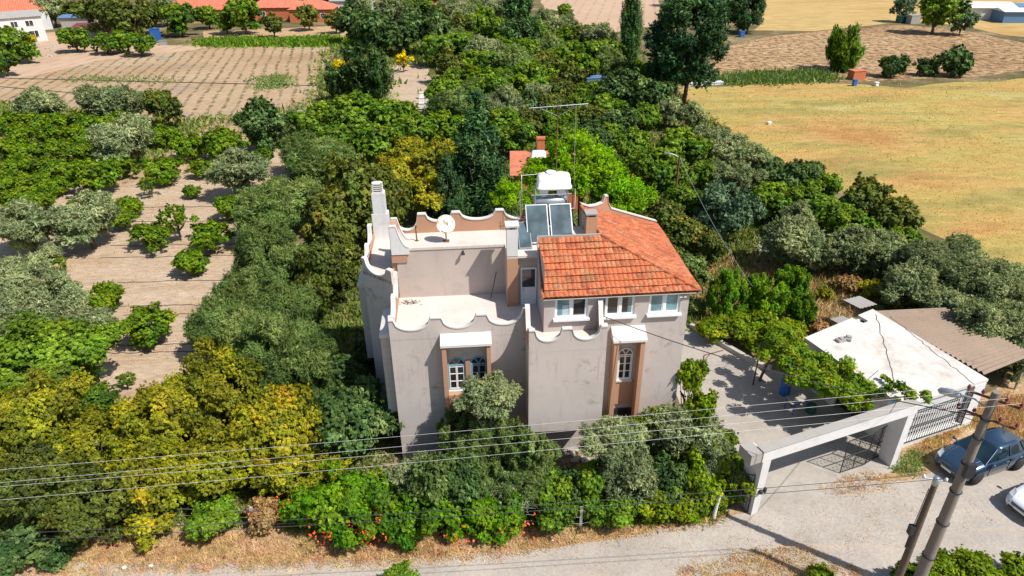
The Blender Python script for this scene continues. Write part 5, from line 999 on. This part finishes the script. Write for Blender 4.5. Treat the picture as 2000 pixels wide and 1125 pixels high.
# --- top left
for x, y, w_ in ((145,76,72),(205,84,62),(235,80,66),(272,86,66)): T('citrus',x,y,w_,zone='in the clipped row before the farmyard',leaf='broad')
for x, y, w_ in ((200,32,90),(245,40,90),(290,30,70),(150,25,60)): T('rusty',x,y,w_,zone='behind the farmyard at the top left')
for x, y, w_ in ((100,15,70),(320,18,60),(60,5,60),(430,5,50)): T('olive',x,y,w_,zone='beyond the farmyard at the top left')
for x, y, w_ in ((350,36,72),(405,32,50),(475,30,76),(440,42,50)): T('broad',x,y,w_,zone='on the bank before the brick houses')
for x, y, w_ in ((533,48,48),(601,33,50),(655,42,45)): T('rusty',x,y,w_,zone='on the dry bank before the brick houses')
for x, y, w_ in ((15,85,80),(50,100,50),(5,120,60)): T('broad',x,y,w_,zone='at the left edge by the farmhouse')
T('shrub',62,75,24,'small yellow shrub beside the farmhouse',leaf='gold')
for x, y, w_ in ((690,45,80),(730,60,90),(780,70,80),(840,60,90)): T('dark',x,y,w_,zone='right of the brick houses')
# orchard grove in the upper middle, row by row
gr = random.Random(77); rows = [(12,[780,830,880,930,975]),(30,[810,860,905,950,1060]),(52,[890,930,975,1040,1110]),(78,[700,740,885,925,960,1005,1050,1105,1145]),(100,[860,900,940,985,1030,1075,1120,1160,1200]),(126,[875,915,955,1000,1050,1090,1135,1185]),(152,[850,895,935,985,1030,1075,1115,1210,1250]),(182,[880,925,965,1015,1060,1100,1150,1190]),(212,[850,895,945,990,1035,1085,1130,1175]),(244,[870,985,1030,1080,1120,1160,1200]),(272,[1010,1100,1150,1190])]
ro = ['topmost','second highest','third highest','fourth highest','fifth highest','middle','fifth lowest','fourth lowest','third lowest','second lowest','lowest']
for j, (y, xs) in enumerate(rows):
    for x in xs:
        if x < 872 and 140 < y < 235: continue
        kd = gr.choice(['citrus','broad','broad','olive','feather','dark','citrus','rusty']); T(kd, x+gr.uniform(-8,8), y+gr.uniform(-6,6), (44+y*.17)*gr.uniform(.85,1.25), zone='in the %s grove row behind the house' % ro[j])
for x, y, w_ in ((560,-8,60),(640,-12,60),(700,10,60),(760,20,60),(500,-10,60),(1330,-20,60),(860,-12,60),(940,-14,60)): T('olive',x,y,w_,zone='on the top edge of the picture')

# ordinal words within each (kind, leaf, zone), counted from the left of the picture
ORD = ['leftmost','second from left','third from left','fourth from left','fifth from left','sixth from left','seventh from left','eighth from left','ninth from left','tenth from left','eleventh from left','twelfth from left']
LW = {'olive':'silvery grey','vine':'yellow-green','creeper':'lush bright green','dry':'dry brown','broad':'mid-green','dark':'dark green','yellow':'yellow-green','thuja':'fresh green','gold':'golden-yellow','feather':'soft green'}
gz = {}
for t_ in TREES:
    if t_['zone']: gz.setdefault((t_['kind'], t_['leaf'], t_['zone']), []).append(t_)
for (k, lf, z), ts in gz.items():
    ts.sort(key=lambda q: q['px']); d0 = DESC[k] if k != 'shrub' and not (k == 'spiky') else ('%s shrub' % LW[lf] if k == 'shrub' else '%s upright bush' % LW.get(lf, 'green'))
    if (k, lf) == ('citrus','broad'): d0 = 'clipped dark round tree'
    if (k, lf) == ('broad','rusty'): d0 = 'brownish-green leafy tree'
    if (k, lf) == ('yellow','rusty'): d0 = 'darker olive-brown bushy tree'
    for i, q in enumerate(ts): q['label'] = d0+' '+z if len(ts) == 1 else '%s %s, %s' % (d0, z, ('left one' if i == 0 else 'right one') if len(ts) == 2 else ('rightmost' if i == len(ts)-1 else ORD[i])); q['group'] = None if len(ts) == 1 else d0+'s '+z
rt = random.Random(9); cnt = {}
for t_ in TREES:
    k, lf, lod = t_['kind'], t_['leaf'], t_['lod']; c_ = cnt.get((k, lf, lod), 0); cnt[(k, lf, lod)] = c_+1; nv = 3 if lod == 0 or (lod >= 3 and k in ('yellow',)) else 2; var = c_ % nv
    key = (k, lf, lod, var); shape, a0, *_r = KIND[k]; clr = KIND[k][7]
    o = empty(NAMES[k], t_['p'], rt.uniform(0, 6.28)); tag(o, t_['label'], t_.get('cat') or ('shrub' if k in ('shrub',) else 'bush' if k == 'thuja' else 'tree'), t_.get('group'))
    if key not in CR: CR[key] = crown_mesh(k, lod, (sum(map(ord, k+lf))*7+lod*101+var*13), M['leaf_'+lf])
    if (k, var) not in TK: tm = trunk_mesh(var*5+len(k), a0, clr, shape); tmp = tm.build('trunk', M['bark']); TK[(k, var)] = tmp.data; bpy.data.objects.remove(tmp)
    r = t_['r']; s = rt.uniform(.93, 1.08); zb = clr*r if not t_['fix'] else max(.1*r, t_['zc']-a0*t_['asp']*r)
    cw = link(bpy.data.objects.new('crown', CR[key])); cw.parent = o; cw.location = (0, 0, zb); cw.scale = (r*s, r/s, r*t_['asp']*rt.uniform(.93, 1.08))
    tk_ = link(bpy.data.objects.new('trunk', TK[(k, var)])); tk_.parent = o; tk_.scale = (r, r, (zb+a0*r)/(clr+a0))
# --- the grape vine on its trellis over the yard: ribbons of clumps
def leafcloud(name, centres, radii, n, ll, lw, mat, seed, parent=None, flat=1.0):
    rng = np.random.default_rng(seed); c = np.array(centres, float); rad = np.array(radii, float); wg = rad**2/np.sum(rad**2); ci = rng.choice(len(c), n, p=wg)
    u = rng.normal(size=(n, 3)); u /= np.linalg.norm(u, axis=1)[:, None]; p = c[ci]+u*(rad[ci]*rng.uniform(.3, 1.1, n))[:, None]*np.array([1, 1, flat])
    p[:, 2] = np.maximum(p[:, 2], .03)
    nr = u*.5+rng.normal(size=(n, 3))*.4+np.array([0, 0, .6]); nr /= np.linalg.norm(nr, axis=1)[:, None]; up = rng.normal(size=(n, 3)); a = up-nr*(up*nr).sum(1)[:, None]; a /= np.linalg.norm(a, axis=1)[:, None]; b = np.cross(nr, a)
    L_ = (ll*rng.uniform(.6, 1.4, n))[:, None]; W_ = (lw*rng.uniform(.7, 1.3, n))[:, None]
    v = np.stack([p-a*L_, p-b*W_+nr*L_*.15, p+a*L_, p+b*W_+nr*L_*.15], 1).reshape(-1, 3); me = bpy.data.meshes.new(name); me.vertices.add(n*4); me.vertices.foreach_set('co', v.ravel()); me.loops.add(n*4); me.loops.foreach_set('vertex_index', np.arange(n*4)); me.polygons.add(n); me.polygons.foreach_set('loop_start', np.arange(0, n*4, 4))
    at = me.attributes.new('tint', 'FLOAT', 'FACE'); at.data.foreach_set('value', np.clip(rng.normal(.45, .13, len(c))[ci]+rng.normal(0, .12, n), 0, 1).astype(np.float32))
    me.materials.append(mat); me.update(calc_edges=True); me.validate(); o = link(bpy.data.objects.new(name, me)); o.parent = parent; return o
vt = root('grape_vine', (0,0,0), 'sprawling grape vine hanging over the near-left edge of the white garage roof', 'vine')
rv = random.Random(6); cs = []; rs_ = []
path = [(1500,672),(1520,668),(1545,690),(1580,700),(1610,720),(1640,745),(1670,755),(1700,765)]
for i in range(len(path)-1):
    for k in range(9):
        t = k/9; x = path[i][0]*(1-t)+path[i+1][0]*t; y = path[i][1]*(1-t)+path[i+1][1]*t; z = rv.uniform(2.5,3.2) if x > 1515 else rv.uniform(.5,2.0); p = G(x+rv.gauss(0,10), y+rv.gauss(0,16), z); cs.append(tuple(p)); rs_.append(rv.uniform(.25,.5))
for k in range(34):
    t = k/33; x = 1512+t*160+rv.gauss(0,12); p = G(x, 700+t*80+rv.gauss(0,9), rv.uniform(2.6,3.1)); cs.append(tuple(p)); rs_.append(rv.uniform(.25,.45))
for k in range(9): p = G(1720+k*12+rv.gauss(0,5), 765+rv.gauss(0,9)+(k % 3)*4, 3.95 if k > 2 else 3.1); cs.append(tuple(p)); rs_.append(rv.uniform(.15,.3))
for k in range(5): p = G(1725+k*8, 735+k*6, 3.2); cs.append(tuple(p)); rs_.append(.14)
leafcloud('foliage', cs, rs_, 30000, .09, .056, M['leaf_vine'], 4, vt)
mb = MB(); mb.tube([(14.4,32.3,0),(14.5,32.0,1.4),(14.8,31.6,2.8)], [.09,.07,.05], 7)
for i in range(0, len(cs)-6, 6): mb.tube([cs[i], cs[i+6]], .03, 5)
part(mb, 'stem', 'bark', vt)
# orange flowers on the creeper hedge
rf_ = random.Random(5); mb = MB(); cl = [(1,(640,990)),(1,(690,1015)),(1,(735,990)),(1,(620,1040)),(1,(700,1045)),(1,(745,1035)),(.6,(560,985)),(.5,(780,960)),(.5,(900,1060)),(.4,(975,1030)),(.4,(1035,1035))]
for w_, (x, y) in cl:
    for k in range(int(26*w_)):
        p = G(x+rf_.gauss(0,16), y+rf_.gauss(0,15), rf_.uniform(.5,1.7)); s = rf_.uniform(.05,.10)
        for q in range(3):
            a, b = rf_.uniform(0,6.28), rf_.uniform(-.6,.9); d = Vector((math.cos(a)*math.cos(b)*s, math.sin(a)*math.cos(b)*s, math.sin(b)*s)); e = Vector((-d.y, d.x, s*.4))*.5; o_ = Vector((rf_.gauss(0,.04), rf_.gauss(0,.04), rf_.gauss(0,.04))); mb.add([p+o_, p+o_+d+e, p+o_+d*1.3, p+o_+d-e], [(0,1,2,3)])
tag(part(mb, 'trumpet_flowers', 'flower', None), 'clusters of orange-red trumpet flowers scattered over the bright hedge', 'flowers', kind='stuff')
# --- ground cover (nobody could count it)
def inpoly(x, y, P):
    c = False
    for i in range(len(P)):
        (x0, y0), (x1, y1) = P[i], P[i-1]
        if (y0 > y) != (y1 > y) and x < (x1-x0)*(y-y0)/(y1-y0)+x0: c = not c
    return c
def cover(name, poly, n, ll, lw, h, leaf, seed, label, cat, clump=.4, bys=True, avoid=()):
    """scattered tufts over a polygon (sighted corners), each tuft a few blades; size grows with distance so far ones still read"""
    rnd = random.Random(seed); xs = [p[0] for p in poly]; ys = [p[1] for p in poly]; cs = []; rs = []; tries = 0
    while len(cs) < n and tries < n*20:
        tries += 1; x, y = rnd.uniform(min(xs), max(xs)), rnd.uniform(min(ys), max(ys))
        if not inpoly(x, y, poly) or any(inpoly(x, y, a) for a in avoid): continue
        if rnd.random() > .35+.65*(math.sin(x*.031+seed)*math.sin(y*.047+seed*2)+1)/2: continue
        p = G(x, y); s = depth(p)/30; p.z = h*s*.25; cs.append(tuple(p)); rs.append(clump*s*rnd.uniform(.5,1.3))
    rng = np.random.default_rng(seed); m = 14; c = np.repeat(np.array(cs), m, 0); r = np.repeat(np.array(rs), m); N_ = len(c); sc_ = r/clump
    p = c+rng.normal(size=(N_, 3))*np.stack([r*.5, r*.5, r*0], 1); p[:, 2] = .02
    dirn = rng.normal(size=(N_, 3))*.55+np.array([0, 0, 1.0]); dirn /= np.linalg.norm(dirn, axis=1)[:, None]; side = np.cross(dirn, rng.normal(size=(N_, 3))); side /= np.linalg.norm(side, axis=1)[:, None]
    L_ = (ll*sc_*rng.uniform(.4, 1.3, N_))[:, None]; W_ = (lw*sc_*rng.uniform(.6, 1.4, N_))[:, None]
    v = np.stack([p-side*W_, p+side*W_, p+dirn*L_+side*W_*.3], 1).reshape(-1, 3); me = bpy.data.meshes.new(name); me.vertices.add(N_*3); me.vertices.foreach_set('co', v.ravel()); me.loops.add(N_*3); me.loops.foreach_set('vertex_index', np.arange(N_*3)); me.polygons.add(N_); me.polygons.foreach_set('loop_start', np.arange(0, N_*3, 3))
    at = me.attributes.new('tint', 'FLOAT', 'FACE'); at.data.foreach_set('value', np.clip(rng.normal(.45, .2, N_), 0, 1).astype(np.float32)); me.materials.append(M['leaf_'+leaf]); me.update(calc_edges=True); me.validate()
    o = link(bpy.data.objects.new(name, me)); tag(o, label, cat, kind='stuff'); return o
LEAF['straw'] = ((.27,.17,.08), (.52,.36,.19), (.66,.50,.30), None, .2); M['leaf_straw'] = mat_leaf('leaf_straw', *LEAF['straw'][:4], trans=.2)
LEAF['meadow'] = ((.36,.23,.07), (.48,.34,.11), (.56,.44,.17), None, .2); M['leaf_meadow'] = mat_leaf('leaf_meadow', *LEAF['meadow'][:4], trans=.2)
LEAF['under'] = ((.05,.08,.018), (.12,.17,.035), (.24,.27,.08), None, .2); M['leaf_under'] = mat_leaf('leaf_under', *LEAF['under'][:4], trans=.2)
VP = [(-20,1090),(200,1050),(430,1040),(700,1040),(1050,1030),(1250,1030),(1420,1000),(1400,1025),(1200,1052),(1000,1085),(800,1105),(400,1115),(-20,1140)]
cover('verge_grass', VP, 3200, .20, .012, .2, 'straw', 1, 'dry orange-straw grass along the verge below the hedge', 'grass', .3)
cover('verge_grass', [(1300,1130),(1420,1080),(1560,1068),(1640,1090),(1700,1130)], 500, .18, .012, .2, 'straw', 2, 'dry grass patch on the near side of the lane', 'grass', .3)
cover('weeds', [(1600,960),(1660,930),(1720,920),(1760,935),(1720,958),(1640,970)], 110, .14, .012, .2, 'straw', 3, 'yellowish weeds on the ground before the open gate', 'weeds', .3)
cover('weeds', [(1745,915),(1780,880),(1815,880),(1800,925),(1760,930)], 120, .14, .02, .2, 'feather', 13, 'green weeds at the foot of the right gateway post', 'weeds', .25)
cover('verge_grass', [(1790,880),(1880,800),(1935,790),(2010,770),(2010,860),(1960,850),(1880,830),(1830,880)], 900, .22, .014, .2, 'straw', 4, 'dry orange grass beside and behind the parked blue car', 'grass', .3)
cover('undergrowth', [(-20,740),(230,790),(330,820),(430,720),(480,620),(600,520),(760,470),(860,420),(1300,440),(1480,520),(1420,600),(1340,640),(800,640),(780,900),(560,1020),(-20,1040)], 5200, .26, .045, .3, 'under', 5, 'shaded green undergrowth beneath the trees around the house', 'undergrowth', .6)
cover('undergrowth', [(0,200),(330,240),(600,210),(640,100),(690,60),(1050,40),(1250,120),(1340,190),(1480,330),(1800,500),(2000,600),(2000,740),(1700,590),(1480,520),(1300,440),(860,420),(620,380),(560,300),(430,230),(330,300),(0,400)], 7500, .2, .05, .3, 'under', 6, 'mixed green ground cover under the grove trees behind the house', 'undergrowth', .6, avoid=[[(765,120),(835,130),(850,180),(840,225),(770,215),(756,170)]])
cover('garden_grass', [(1340,540),(1420,500),(1700,540),(1720,590),(1560,660),(1380,660)], 900, .3, .02, .2, 'straw', 7, 'dry yellow grass in the garden beyond the garage', 'grass', .5)
cover('meadow_grass', [(1360,180),(1600,165),(1990,155),(2010,560),(1850,470),(1640,370),(1500,310),(1400,240)], 1800, .045, .016, .05, 'meadow', 8, 'short yellow grass all over the open meadow', 'grass', 1.0)
cover('hedge_bottom_weeds', [(560,1040),(1400,1020),(1420,970),(1000,1000),(560,1010)], 900, .24, .035, .2, 'vine', 9, 'tangled weeds at the foot of the hedge', 'weeds', .3)
cover('orchard_litter', [(430,245),(560,240),(520,440),(470,560),(440,640),(380,780),(240,800),(200,700),(0,640),(0,400),(100,330)], 1500, .05, .012, .03, 'straw', 21, 'dry straw and leaf litter strewn on the pale orchard soil', 'litter', .5)
cover('gravel_litter', [(500,1115),(1000,1070),(1440,1010),(1700,940),(1900,960),(1990,1010),(1700,1080),(1400,1120)], 420, .03, .02, .02, 'straw', 22, 'loose grit and straw bits on the lane', 'grit', .25)
cover('crop_strip', [(395,78),(650,74),(660,90),(395,90)], 900, .14, .05, .3, 'broad', 10, 'bright green crop strip at the far end of the dry field', 'crop', .5)
cover('field_weeds', [(495,150),(550,145),(560,170),(500,178)], 120, .08, .04, .2, 'feather', 11, 'green weed patch on the right of the dry strip field', 'weeds', .5)
cover('field_weeds', [(120,148),(340,150),(340,166),(130,160)], 70, .06, .04, .2, 'feather', 12, 'thin line of green weeds across the dry strip field', 'weeds', .5)
cover('reed_bank', [(1385,165),(1420,148),(1610,140),(1620,156),(1500,163)], 500, .2, .04, .3, 'feather', 14, 'rough green grass bank between ploughed field and meadow', 'grass', .6)

for o in bpy.data.objects:
    if 'label' in o and len(str(o['label']).split()) > 16: print('LONG', o['label'])
